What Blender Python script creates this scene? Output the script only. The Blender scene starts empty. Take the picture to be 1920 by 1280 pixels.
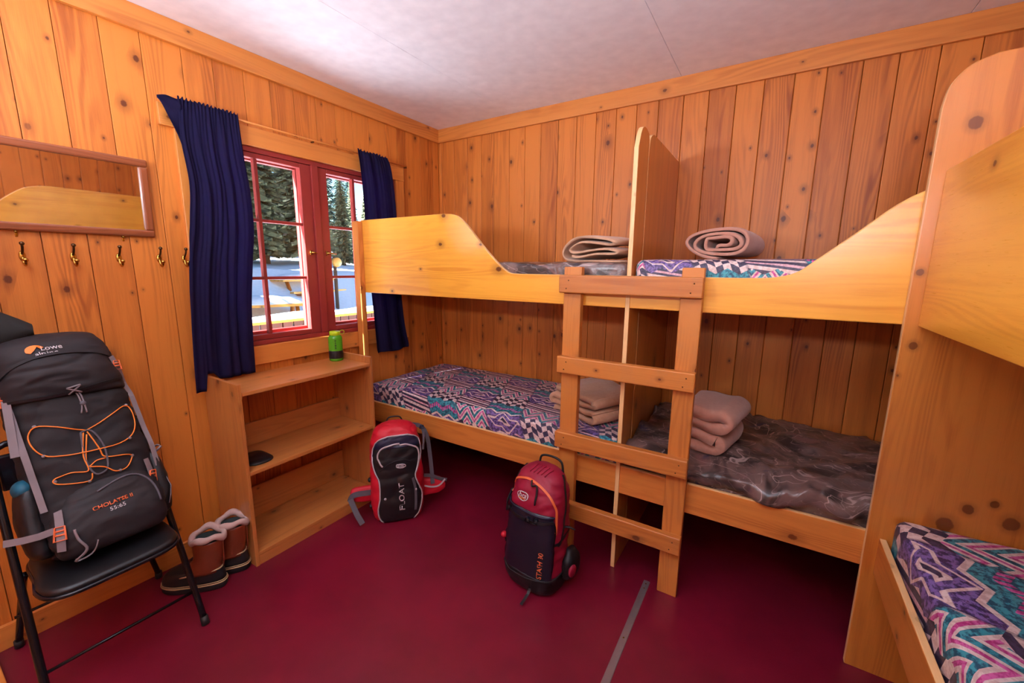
import bpy, bmesh, math, random
from mathutils import Vector, Matrix, Euler, noise
from mathutils.bvhtree import BVHTree
from mathutils.geometry import interpolate_bezier

random.seed(7)
sc = bpy.context.scene
COL = sc.collection
PI = math.pi
R = math.radians

# ------------------------------------------------------------------ camera
cd = bpy.data.cameras.new('camera')
cd.sensor_width = 36.0
cd.lens = 775.8 / 1920 * 36.0
cd.clip_start = 0.02
cd.clip_end = 400
cam = bpy.data.objects.new('camera', cd)
COL.objects.link(cam)
_yaw, _pit, _rol = R(-31.995), R(-10.137), R(0.552)
_F = Vector((math.sin(_yaw) * math.cos(_pit), math.cos(_yaw) * math.cos(_pit), math.sin(_pit)))
_R = _F.cross(Vector((0, 0, 1))).normalized()
_U = _R.cross(_F)
_R, _U = _R * math.cos(_rol) + _U * math.sin(_rol), -_R * math.sin(_rol) + _U * math.cos(_rol)
M = Matrix((_R, _U, -_F)).transposed().to_4x4()
M.translation = Vector((2.5625, -2.8727, 1.5818))
cam.matrix_world = M
sc.camera = cam

# ------------------------------------------------------------------ world, sun, exposure
w = bpy.data.worlds.new('world')
sc.world = w
w.use_nodes = True
wn = w.node_tree
wn.nodes.clear()
_out = wn.nodes.new('ShaderNodeOutputWorld')
_bg = wn.nodes.new('ShaderNodeBackground')
_sky = wn.nodes.new('ShaderNodeTexSky')
_sky.sky_type = 'NISHITA'
_sky.sun_disc = False
_sky.sun_elevation = R(38)
_sky.sun_rotation = R(200)
_sky.altitude = 1500
_bg.inputs['Strength'].default_value = 0.42
wn.links.new(_sky.outputs[0], _bg.inputs['Color'])
wn.links.new(_bg.outputs[0], _out.inputs['Surface'])


def add_light(name, kind, loc, direction, energy, color=(1, 1, 1), size=1.0, size_y=None):
    ld = bpy.data.lights.new(name, kind)
    ld.energy = energy
    ld.color = color
    if kind == 'AREA':
        ld.shape = 'RECTANGLE' if size_y else 'DISK'
        ld.size = size
        if size_y:
            ld.size_y = size_y
    elif kind == 'SUN':
        ld.angle = size
    else:
        ld.shadow_soft_size = size
    o = bpy.data.objects.new(name, ld)
    o.location = loc
    o.rotation_euler = Vector(direction).to_track_quat('-Z', 'Y').to_euler()
    COL.objects.link(o)
    return o


# sun from the far right over the trees, lighting the snow beside the cabin
add_light('sun', 'SUN', (0, 0, 20), (0.20, 0.80, -0.66), 100.0, (0.94, 0.96, 1.0), R(0.6))
# unseen fill lights added behind the camera: ceiling discs, a point, a panel
add_light('fill_up', 'AREA', (1.1, -3.3, 1.95), (0.05, 0.45, 1), 66, (0.84, 0.89, 1.0), 0.6)
add_light('fill_up', 'AREA', (2.9, -3.35, 1.95), (-0.05, 0.45, 1), 66, (0.84, 0.89, 1.0), 0.6)
add_light('fill_point', 'POINT', (2.1, -3.5, 2.1), (0, 0, -1), 6, (0.95, 0.95, 1.0), 0.16)
add_light('fill_rear', 'AREA', (1.6, -4.3, 1.6), (0, 1, 0.0), 4, (0.90, 0.93, 1.0), 1.3, 1.1)

sc.view_settings.view_transform = 'Standard'
sc.view_settings.look = 'None'
sc.view_settings.gamma = 1
sc.view_settings.use_curve_mapping = False
sc.view_settings.exposure = -0.02
sc.cycles.use_denoising = True
sc.cycles.max_bounces = 10
sc.cycles.diffuse_bounces = 5
sc.cycles.sample_clamp_indirect = 30


# ------------------------------------------------------------------ node helper
class NT:
    def __init__(s, name):
        s.m = bpy.data.materials.new(name)
        s.m.use_nodes = True
        s.t = s.m.node_tree
        s.t.nodes.clear()
        s.out = s.t.nodes.new('ShaderNodeOutputMaterial')

    def n(s, typ, **kw):
        nd = s.t.nodes.new(typ)
        for k, v in kw.items():
            setattr(nd, k, v)
        return nd

    def set(s, sock, v):
        if isinstance(v, bpy.types.NodeSocket):
            s.t.links.new(v, sock)
        elif v is not None:
            if sock.type == 'RGBA' and len(v) == 3:
                v = (*v, 1)
            sock.default_value = v

    def m_(s, op, a, b=None, c=None, clamp=False):
        nd = s.n('ShaderNodeMath', operation=op, use_clamp=clamp)
        s.set(nd.inputs[0], a)
        if b is not None: s.set(nd.inputs[1], b)
        if c is not None: s.set(nd.inputs[2], c)
        return nd.outputs[0]

    def mix(s, f, a, b, blend='MIX'):
        nd = s.n('ShaderNodeMix', data_type='RGBA', blend_type=blend)
        s.set(nd.inputs[0], f)
        s.set(nd.inputs[6], a)
        s.set(nd.inputs[7], b)
        return nd.outputs[2]

    def smooth(s, v, a, b, lo=0.0, hi=1.0):
        nd = s.n('ShaderNodeMapRange', interpolation_type='SMOOTHSTEP')
        s.set(nd.inputs[0], v)
        for i, q in enumerate((a, b, lo, hi)):
            nd.inputs[i + 1].default_value = q
        return nd.outputs[0]

    def uv(s, name='UVMap'):
        return s.n('ShaderNodeUVMap', uv_map=name).outputs[0]

    def sep(s, v):
        nd = s.n('ShaderNodeSeparateXYZ')
        s.set(nd.inputs[0], v)
        return nd.outputs

    def comb(s, x, y, z=0.0):
        nd = s.n('ShaderNodeCombineXYZ')
        s.set(nd.inputs[0], x); s.set(nd.inputs[1], y); s.set(nd.inputs[2], z)
        return nd.outputs[0]

    def noise(s, v, scale, detail=2, rough=0.5, dist=0.0):
        nd = s.n('ShaderNodeTexNoise')
        s.set(nd.inputs['Vector'], v)
        nd.inputs['Scale'].default_value = scale
        nd.inputs['Detail'].default_value = detail
        nd.inputs['Roughness'].default_value = rough
        nd.inputs['Distortion'].default_value = dist
        return nd.outputs[0]

    def voro(s, v, scale, feature='F1', rnd=1.0):
        nd = s.n('ShaderNodeTexVoronoi', feature=feature, voronoi_dimensions='2D')
        s.set(nd.inputs['Vector'], v)
        nd.inputs['Scale'].default_value = scale
        nd.inputs['Randomness'].default_value = rnd
        return nd.outputs

    def bsdf(s, color, rough=0.5, metal=0.0, bump=None, bstr=0.2, bdist=0.01, **kw):
        b = s.n('ShaderNodeBsdfPrincipled')
        s.set(b.inputs['Base Color'], color)
        s.set(b.inputs['Roughness'], rough)
        s.set(b.inputs['Metallic'], metal)
        for k, v in kw.items():
            s.set(b.inputs[k.replace('_', ' ')], v)
        if bump is not None:
            bn = s.n('ShaderNodeBump')
            bn.inputs['Strength'].default_value = bstr
            bn.inputs['Distance'].default_value = bdist
            s.set(bn.inputs['Height'], bump)
            s.t.links.new(bn.outputs[0], b.inputs['Normal'])
        s.t.links.new(b.outputs[0], s.out.inputs[0])
        return b


def lin(r, g, b):
    f = lambda c: ((c / 255 + 0.055) / 1.055) ** 2.4 if c > 10 else c / 255 / 12.92
    return (f(r), f(g), f(b))


def plain(name, rgb, rough=0.5, metal=0.0, bump=0, bscale=300, **kw):
    t = NT(name)
    co = t.n('ShaderNodeTexCoord').outputs['Object']
    c = t.mix(t.noise(co, 14, 3), tuple(x * 0.86 for x in lin(*rgb)), tuple(min(1, x * 1.12) for x in lin(*rgb)))
    t.bsdf(c, rough, metal, bump=t.noise(co, bscale, 2) if bump else None, bstr=bump, bdist=0.002, **kw)
    return t.m


def wood(name, light, dark, knot=1.0, rough=0.30, contrast=1.25, ks=1.0, coat=0.3, across=1.0, wear=0.0, kr_=1.0, spots=()):
    """pine: UVMap is (across, along) in metres shifted per board; layer rnd holds a tone per board"""
    t = NT(name)
    uv = t.uv()
    u, v, _ = t.sep(uv)
    rnd = t.sep(t.uv('rnd'))[0]
    # knots
    kc = t.comb(t.m_('MULTIPLY', u, 11.0 * ks), t.m_('MULTIPLY', v, 4.6 * ks))
    vo = t.voro(kc, 1.0)
    kd0 = vo['Distance']
    kr = t.sep(vo['Color'])
    # distance measured in metres (undo stretching)
    pos = vo['Position']
    px, py, _ = t.sep(pos)
    dx = t.m_('DIVIDE', t.m_('SUBTRACT', t.m_('MULTIPLY', u, 11.0 * ks), px), 11.0 * ks)
    dy = t.m_('DIVIDE', t.m_('SUBTRACT', t.m_('MULTIPLY', v, 4.6 * ks), py), 4.6 * ks)
    dy2 = t.m_('MULTIPLY', dy, 0.72)
    d = t.m_('SQRT', t.m_('ADD', t.m_('MULTIPLY', dx, dx), t.m_('MULTIPLY', dy2, dy2)))
    on = t.smooth(kr[0], 0.66, 0.68)
    rad = t.m_('MULTIPLY_ADD', t.m_('POWER', kr[1], 2.0), 0.010 * kr_, 0.0032 * kr_)
    dn = t.m_('ADD', t.m_('DIVIDE', d, rad), t.m_('MULTIPLY', t.m_('SUBTRACT', t.noise(uv, 130, 2), 0.5), 0.7))
    core = t.m_('MULTIPLY', t.smooth(dn, 1.25, 0.75), on)
    halo = t.m_('MULTIPLY', t.smooth(dn, 4.5, 0.8), on)
    # grain bends round the knots
    bend = t.m_('MULTIPLY', t.m_('MULTIPLY', t.smooth(dn, 8.0, 0.5), on), t.m_('MULTIPLY', t.m_('SIGN', dx), 0.008))
    low = t.noise(t.comb(t.m_('MULTIPLY', u, 9.0), t.m_('MULTIPLY', v, 0.8)), 1.0, 1)
    uu = t.m_('ADD', u, bend)
    warp = t.noise(t.comb(t.m_('MULTIPLY', u, 60.0), t.m_('MULTIPLY', v, 5.0)), 1.0, 2)
    ring = t.m_('SINE', t.m_('ADD', t.m_('MULTIPLY', warp, 2.2), t.m_('ADD', t.m_('MULTIPLY', uu, 240.0 * across), t.m_('MULTIPLY', low, 70.0))))
    ring = t.smooth(ring, -0.9, 1.0)
    ringmask = t.noise(t.comb(t.m_('MULTIPLY', u, 9.0), t.m_('MULTIPLY', v, 0.7)), 1.0, 1)
    fine = t.noise(t.comb(t.m_('MULTIPLY', u, 420.0), t.m_('MULTIPLY', v, 9.0)), 1.0, 3, 0.6)
    g = t.m_('MULTIPLY', ring, t.smooth(ringmask, 0.35, 0.75))
    g = t.m_('MULTIPLY_ADD', g, 0.34 * contrast, t.m_('MULTIPLY', t.m_('SUBTRACT', fine, 0.3), 0.5 * contrast), clamp=True)
    bandy = t.noise(t.comb(t.m_('MULTIPLY', u, 26.0), t.m_('MULTIPLY', v, 1.2)), 1.0, 2)
    g = t.m_('ADD', g, t.m_('MULTIPLY', t.m_('SUBTRACT', bandy, 0.5), 1.0), clamp=True)
    g = t.m_('ADD', g, t.m_('MULTIPLY', t.m_('SUBTRACT', rnd, 0.5), 0.5), clamp=True)
    col = t.mix(g, lin(*light), lin(*dark))
    kn = lin(94, 38, 8)
    for sx, sy, sr in spots:
        ax_ = t.m_('SUBTRACT', u, sx); ay_ = t.m_('MULTIPLY', t.m_('SUBTRACT', v, sy), 0.85)
        ds = t.m_('DIVIDE', t.m_('SQRT', t.m_('ADD', t.m_('MULTIPLY', ax_, ax_), t.m_('MULTIPLY', ay_, ay_))), sr)
        ds = t.m_('ADD', ds, t.m_('MULTIPLY', t.m_('SUBTRACT', t.noise(uv, 60, 2), 0.5), 0.4))
        core = t.m_('MAXIMUM', core, t.smooth(ds, 1.1, 0.85)); halo = t.m_('MAXIMUM', halo, t.smooth(ds, 2.2, 0.9))
    col = t.mix(t.m_('MULTIPLY', halo, 0.45 * knot), col, lin(*[x * 0.62 for x in dark]))
    col = t.mix(t.m_('MULTIPLY', core, 0.9 * knot), col, kn)
    rg = rough
    if wear:
        wn_ = t.smooth(t.noise(uv, 9, 4, 0.7), 0.45, 0.75)
        col = t.mix(t.m_('MULTIPLY', wn_, wear), col, lin(150, 120, 95))
    bump = t.m_('ADD', t.m_('MULTIPLY', fine, 0.4), t.m_('MULTIPLY', ring, 0.1))
    t.bsdf(col, t.m_('MULTIPLY_ADD', fine, 0.16, rg), bump=bump, bstr=0.10, bdist=0.001,
           Coat_Weight=coat, Coat_Roughness=0.28)
    return t.m


MAT = {}
MAT['wall'] = wood('varnished_pine_boards', (218, 130, 50), (148, 68, 18), rough=0.42, coat=0.08)
MAT['trim'] = wood('pine_trim', (218, 138, 62), (176, 92, 34), ks=0.8, rough=0.36, knot=0.9)
MAT['panel'] = wood('glued_pine_panel', (210, 132, 54), (160, 80, 26), ks=0.55, kr_=1.7, rough=0.24, coat=0.5)
MAT['rail'] = wood('yellow_pine_rail', (244, 176, 62), (208, 118, 24), ks=0.6, kr_=1.3, rough=0.22, coat=0.6, across=0.6)
KNOTS = ((3.163, 0.698, 0.023), (3.211, 0.773, 0.015), (3.269, 0.811, 0.011), (3.315, 0.754, 0.020), (3.047, 2.041, 0.017), (2.981, 1.579, 0.010), (2.997, 1.326, 0.012))
MAT['edge'] = wood('pale_pine_edge', (240, 196, 136), (214, 158, 96), knot=0.3, rough=0.4, coat=0.1)
MAT['end_panel'] = wood('knotty_pine_end_panel', (210, 132, 54), (160, 80, 26), ks=0.5, knot=0.8, rough=0.24, coat=0.5,
                        spots=[(x + 9.74, z + 2.72, r_) for x, z, r_ in KNOTS])
MAT['ladder'] = wood('ladder_pine', (206, 130, 58), (160, 84, 32), ks=0.8, rough=0.4, coat=0.1, wear=0.16)
MAT['shelf'] = wood('shelf_plywood', (200, 128, 64), (160, 88, 38), ks=0.7, rough=0.30, coat=0.7, wear=0.14, across=0.5)
MAT['mirror_wood'] = wood('brown_frame_wood', (150, 80, 44), (96, 46, 26), knot=0.0, rough=0.3)
MAT['ceiling'] = plain('ceiling_paint', (240, 238, 246), 0.5, bump=0.08, bscale=120)
MAT['red'] = plain('red_window_paint', (150, 52, 48), 0.38, bump=0.06)
MAT['black_metal'] = plain('black_metal_tube', (24, 24, 30), 0.22, 0.3)
MAT['vinyl'] = plain('black_vinyl', (18, 18, 21), 0.42, bump=0.1)
MAT['rubber'] = plain('black_rubber', (28, 28, 30), 0.55)
MAT['brass'] = plain('aged_brass', (190, 150, 70), 0.22, 1.0)
MAT['darkbrass'] = plain('dark_brass', (96, 70, 46), 0.35, 0.9)
MAT['steel'] = plain('brushed_steel', (176, 170, 172), 0.36, 0.8, bump=0.05)
MAT['pack_black'] = plain('black_pack_fabric', (25, 20, 24), 0.7, bump=0.35, bscale=900)
MAT['pack_dark'] = plain('dark_pack_lid', (29, 23, 27), 0.66, bump=0.3, bscale=900)
MAT['coal'] = plain('coal_fabric', (19, 19, 23), 0.45, bump=0.3, bscale=800)
MAT['tarp'] = plain('coated_black_fabric', (24, 26, 40), 0.26, bump=0.1, bscale=80)
MAT['grey_web'] = plain('grey_webbing', (132, 122, 126), 0.7, bump=0.4, bscale=1500)
MAT['dgrey_web'] = plain('dark_grey_webbing', (88, 84, 92), 0.7, bump=0.4, bscale=1500)
MAT['orange'] = plain('orange_cord', (236, 130, 40), 0.5)
MAT['orange_print'] = plain('orange_print', (226, 110, 60), 0.5)
MAT['white_print'] = plain('pale_print', (206, 198, 200), 0.5)
MAT['silver'] = plain('silver_piping', (186, 176, 180), 0.4)
MAT['red_fab'] = plain('red_fabric', (206, 20, 44), 0.5, bump=0.3, bscale=900)
MAT['berry_fab'] = plain('berry_fabric', (150, 16, 52), 0.5, bump=0.3, bscale=900)
MAT['navy_fab'] = plain('navy_shell', (26, 30, 58), 0.4, bump=0.2)
MAT['leather'] = plain('brown_boot_leather', (128, 58, 34), 0.34, bump=0.25, bscale=60)
MAT['fleece'] = plain('pale_fleece', (196, 168, 158), 0.95, bump=1.0, bscale=350)
MAT['cream_rub'] = plain('cream_rubber', (188, 158, 118), 0.5)
MAT['snow'] = plain('snow', (228, 234, 244), 0.8, bump=0.3, bscale=3)
MAT['bark'] = plain('bark', (86, 66, 52), 0.9)
MAT['liner'] = plain('dark_boot_liner', (36, 44, 44), 0.9)
MAT['teal_fab'] = plain('teal_fabric', (16, 88, 112), 0.6)
MAT['jacket'] = plain('dark_grey_jacket', (22, 22, 21), 0.8, bump=0.3, bscale=700)


def mk_needles(name, a, b):
    t = NT(name)
    co = t.n('ShaderNodeTexCoord').outputs['Object']
    c = t.mix(t.smooth(t.noise(co, 3.0, 4, 0.7), 0.35, 0.65), lin(*a), lin(*b))
    t.bsdf(c, 0.8)
    return t.m


MAT['needles'] = mk_needles('spruce_needles', (40, 54, 36), (128, 128, 92))
MAT['needles_dark'] = mk_needles('dark_spruce_needles', (20, 48, 52), (58, 92, 80))


def mk_floor():
    t = NT('red_floor_paint')
    co = t.n('ShaderNodeTexCoord').outputs['Object']
    big = t.noise(co, 1.6, 4, 0.6)
    sp = t.noise(co, 260, 2)
    col = t.mix(t.smooth(big, 0.3, 0.7), lin(100, 15, 34), lin(124, 20, 44))
    scuff = t.smooth(t.noise(co, 34, 6, 0.8), 0.66, 0.78)
    col = t.mix(t.m_('MULTIPLY', scuff, 0.16), col, lin(170, 110, 104))
    t.bsdf(col, t.m_('MULTIPLY_ADD', t.noise(co, 5, 4), 0.16, 0.27), bump=sp, bstr=0.22, bdist=0.002)
    return t.m


MAT['floor'] = mk_floor()


def mk_aztec():
    t = NT('southwest_print_fabric')
    u, v, _ = t.sep(t.uv())
    tri = t.m_('PINGPONG', u, 0.045)
    zz = t.m_('ADD', v, t.m_('MULTIPLY', tri, 0.55))
    # blocks
    bu = t.m_('DIVIDE', t.m_('ADD', u, t.m_('MULTIPLY', v, 0.35)), 0.21)
    bv = t.m_('DIVIDE', zz, 0.115)
    iu = t.m_('FLOOR', bu); iv = t.m_('FLOOR', bv)
    fu = t.m_('FRACT', bu); fv = t.m_('FRACT', bv)
    typ = t.m_('MODULO', t.m_('ADD', t.m_('MULTIPLY', iu, 2.0), t.m_('ADD', iv, 400.0)), 5.0)
    mot = t.smooth(t.noise(t.uv(), 70, 3, 0.7), 0.42, 0.58)
    purple = t.mix(mot, lin(62, 48, 96), lin(128, 106, 176))
    teal = t.mix(mot, lin(24, 84, 110), lin(62, 160, 176))
    navy = t.mix(mot, lin(44, 40, 64), lin(70, 62, 92))
    cream = t.mix(mot, lin(206, 180, 176), lin(226, 208, 204))
    pink = t.mix(mot, lin(176, 52, 124), lin(214, 104, 172))
    s = t.m_('FRACT', t.m_('DIVIDE', t.m_('ADD', v, t.m_('MULTIPLY', u, 0.15)), 0.052))
    stripes = t.mix(t.smooth(s, 0.30, 0.33), navy, t.mix(t.smooth(s, 0.60, 0.63), cream, t.mix(t.smooth(s, 0.80, 0.83), navy, t.mix(0.35, cream, pink))))
    # diamonds on purple
    au = t.m_('ABSOLUTE', t.m_('SUBTRACT', fu, 0.5)); av = t.m_('ABSOLUTE', t.m_('SUBTRACT', fv, 0.5))
    dia = t.m_('ADD', au, av)
    p_dia = t.mix(t.smooth(dia, 0.20, 0.18), purple, t.mix(t.smooth(dia, 0.11, 0.09), cream, navy))
    p_dia = t.mix(t.m_('MULTIPLY', t.smooth(dia, 0.40, 0.42), t.smooth(dia, 0.50, 0.48)), p_dia, cream)
    # teal with pink dashes
    dash = t.m_('MULTIPLY', t.smooth(t.m_('ABSOLUTE', t.m_('SUBTRACT', fv, 0.5)), 0.11, 0.09),
                t.smooth(t.m_('FRACT', t.m_('DIVIDE', u, 0.016)), 0.28, 0.34))
    t_dash = t.mix(dash, teal, pink)
    t_dash = t.mix(t.smooth(fv, 0.12, 0.10), t_dash, cream)
    # stepped cream / navy
    ck = t.m_('ABSOLUTE', t.m_('SUBTRACT', t.m_('MODULO', t.m_('FLOOR', t.m_('MULTIPLY', fu, 7)), 2.0),
                               t.m_('MODULO', t.m_('FLOOR', t.m_('MULTIPLY', fv, 4)), 2.0)))
    step = t.mix(t.smooth(ck, 0.4, 0.6), cream, navy)
    # nested zigzag (feather)
    zf = t.m_('FRACT', t.m_('DIVIDE', t.m_('ADD', v, t.m_('MULTIPLY', t.m_('PINGPONG', u, 0.05), 1.4)), 0.06))
    feather = t.mix(t.smooth(zf, 0.22, 0.25), cream, t.mix(t.smooth(zf, 0.45, 0.48), pink, t.mix(t.smooth(zf, 0.62, 0.65), cream, teal)))
    c = stripes
    for k, x in ((1, p_dia), (2, t_dash), (3, step), (4, feather)):
        c = t.mix(t.m_('COMPARE', typ, float(k), 0.4), c, x)
    lnb = t.m_('MINIMUM', t.m_('MINIMUM', fu, t.m_('SUBTRACT', 1.0, fu)), 1.0)
    c = t.mix(t.m_('MULTIPLY', t.smooth(lnb, 0.03, 0.02), 0.45), c, navy)
    t.bsdf(c, 0.5, bump=t.noise(t.uv(), 22, 3), bstr=0.15, bdist=0.01, Coat_Weight=0.15, Coat_Roughness=0.35)
    return t.m


MAT['aztec'] = mk_aztec()


def mk_marble():
    t = NT('crinkled_brown_cover')
    uv = t.uv()
    def veins(scale, w_, off, dist):
        u, v, _ = t.sep(uv)
        q = t.comb(t.m_('MULTIPLY_ADD', u, 1.0, off), t.m_('MULTIPLY', v, 2.2), off)
        n_ = t.noise(q, scale, 2, 0.5, dist)
        return t.smooth(t.m_('ABSOLUTE', t.m_('SUBTRACT', n_, 0.5)), w_, w_ * 0.35)
    base = t.mix(t.smooth(t.noise(uv, 4.5, 3, 0.6, 1.2), 0.40, 0.60), lin(60, 49, 47), lin(118, 96, 91))
    base = t.mix(t.smooth(t.noise(uv, 3.4, 2, 0.5, 1.8), 0.58, 0.66), base, lin(128, 96, 92))
    base = t.mix(t.smooth(t.noise(uv, 3.0, 3, 0.5, 2.2), 0.62, 0.7), base, lin(56, 56, 84))
    c = t.mix(t.m_('MULTIPLY', veins(2.3, 0.010, 3.0, 1.6), 0.75), base, lin(186, 164, 158))
    c = t.mix(t.m_('MULTIPLY', veins(3.6, 0.010, 9.0, 2.4), 0.5), c, lin(170, 150, 145))
    t.bsdf(c, 0.3, bump=t.noise(uv, 12, 3, 0.5, 0.8), bstr=0.35, bdist=0.02, Coat_Weight=0.3, Coat_Roughness=0.2)
    return t.m


MAT['marble'] = mk_marble()


def mk_curtain():
    t = NT('navy_curtain_cloth')
    co = t.n('ShaderNodeTexCoord').outputs['Object']
    x, y, z = t.sep(co)
    wv = t.m_('ADD', t.m_('SINE', t.m_('MULTIPLY', y, 1500.0)), t.m_('SINE', t.m_('MULTIPLY', z, 1500.0)))
    c = t.mix(t.noise(co, 30, 3), lin(30, 28, 54), lin(42, 38, 70))
    b = t.n('ShaderNodeBsdfDiffuse')
    t.set(b.inputs[0], c)
    tr = t.n('ShaderNodeBsdfTranslucent')
    t.set(tr.inputs[0], lin(110, 80, 165))
    bn = t.n('ShaderNodeBump')
    bn.inputs['Strength'].default_value = 0.2
    bn.inputs['Distance'].default_value = 0.001
    t.set(bn.inputs['Height'], wv)
    t.set(b.inputs['Normal'], bn.outputs[0])
    gl = t.n('ShaderNodeBsdfSheen')
    mx = t.n('ShaderNodeMixShader')
    mx.inputs[0].default_value = 0.25
    t.set(mx.inputs[1], b.outputs[0]); t.set(mx.inputs[2], tr.outputs[0])
    t.set(t.out.inputs[0], mx.outputs[0])
    return t.m


MAT['curtain'] = mk_curtain()


def mk_blanket(name, a, b):
    t = NT(name)
    co = t.n('ShaderNodeTexCoord').outputs['Object']
    c = t.mix(t.noise(co, 40, 3, 0.7), lin(*a), lin(*b))
    t.bsdf(c, 0.95, bump=t.noise(co, 500, 2), bstr=0.4, bdist=0.002, Sheen_Weight=0.3)
    return t.m


MAT['blanket_pink'] = mk_blanket('pink_wool', (186, 132, 112), (208, 158, 138))
MAT['blanket_tan'] = mk_blanket('tan_wool', (196, 148, 112), (222, 184, 152))


def mk_glass(name, tint=(1, 1, 1), refl=0.06):
    t = NT(name)
    tr = t.n('ShaderNodeBsdfTransparent')
    t.set(tr.inputs[0], tint)
    gl = t.n('ShaderNodeBsdfGlossy')
    gl.inputs['Roughness'].default_value = 0.01
    fr = t.n('ShaderNodeFresnel')
    mx = t.n('ShaderNodeMixShader')
    bk = t.n('ShaderNodeNewGeometry').outputs['Backfacing']
    t.set(mx.inputs[0], t.m_('MULTIPLY', fr.outputs[0], t.m_('SUBTRACT', 1.0, bk)))
    t.set(mx.inputs[1], tr.outputs[0]); t.set(mx.inputs[2], gl.outputs[0])
    t.set(t.out.inputs[0], mx.outputs[0])
    return t.m


MAT['glass'] = mk_glass('window_glass', (0.97, 0.98, 0.98))


def mk_bottle():
    t = NT('green_bottle_plastic')
    tr = t.n('ShaderNodeBsdfTransparent')
    t.set(tr.inputs[0], lin(150, 230, 90))
    b = t.n('ShaderNodeBsdfPrincipled')
    t.set(b.inputs['Base Color'], lin(110, 205, 50))
    b.inputs['Roughness'].default_value = 0.12
    mx = t.n('ShaderNodeMixShader')
    mx.inputs[0].default_value = 0.6
    t.set(mx.inputs[1], tr.outputs[0]); t.set(mx.inputs[2], b.outputs[0])
    t.set(t.out.inputs[0], mx.outputs[0])
    return t.m


MAT['bottle'] = mk_bottle()
MAT['lid'] = plain('yellow_green_lid', (190, 220, 30), 0.3)
MAT['mirror'] = plain('mirror_glass', (225, 225, 225), 0.02, 1.0)


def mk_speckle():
    t = NT('dark_speckled_strip')
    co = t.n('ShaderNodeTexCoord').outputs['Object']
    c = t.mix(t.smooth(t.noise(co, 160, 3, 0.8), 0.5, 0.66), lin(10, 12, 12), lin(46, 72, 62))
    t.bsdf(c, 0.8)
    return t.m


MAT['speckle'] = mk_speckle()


# ------------------------------------------------------------------ object helpers
def tag(o, label=None, cat=None, group=None, kind=None):
    if label: o['label'] = label
    if cat: o['category'] = cat
    if group: o['group'] = group
    if kind: o['kind'] = kind
    return o


def thing(name, label, cat, loc=(0, 0, 0), rot=(0, 0, 0), group=None):
    o = bpy.data.objects.new(name, None)
    o.empty_display_size = 0.05
    o.location = loc
    o.rotation_euler = rot
    COL.objects.link(o)
    return tag(o, label, cat, group)


def copy_tree(o, parent=None):
    c = o.copy()
    COL.objects.link(c)
    c.parent = parent
    for ch in list(o.children):
        copy_tree(ch, c)
    return c


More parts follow.
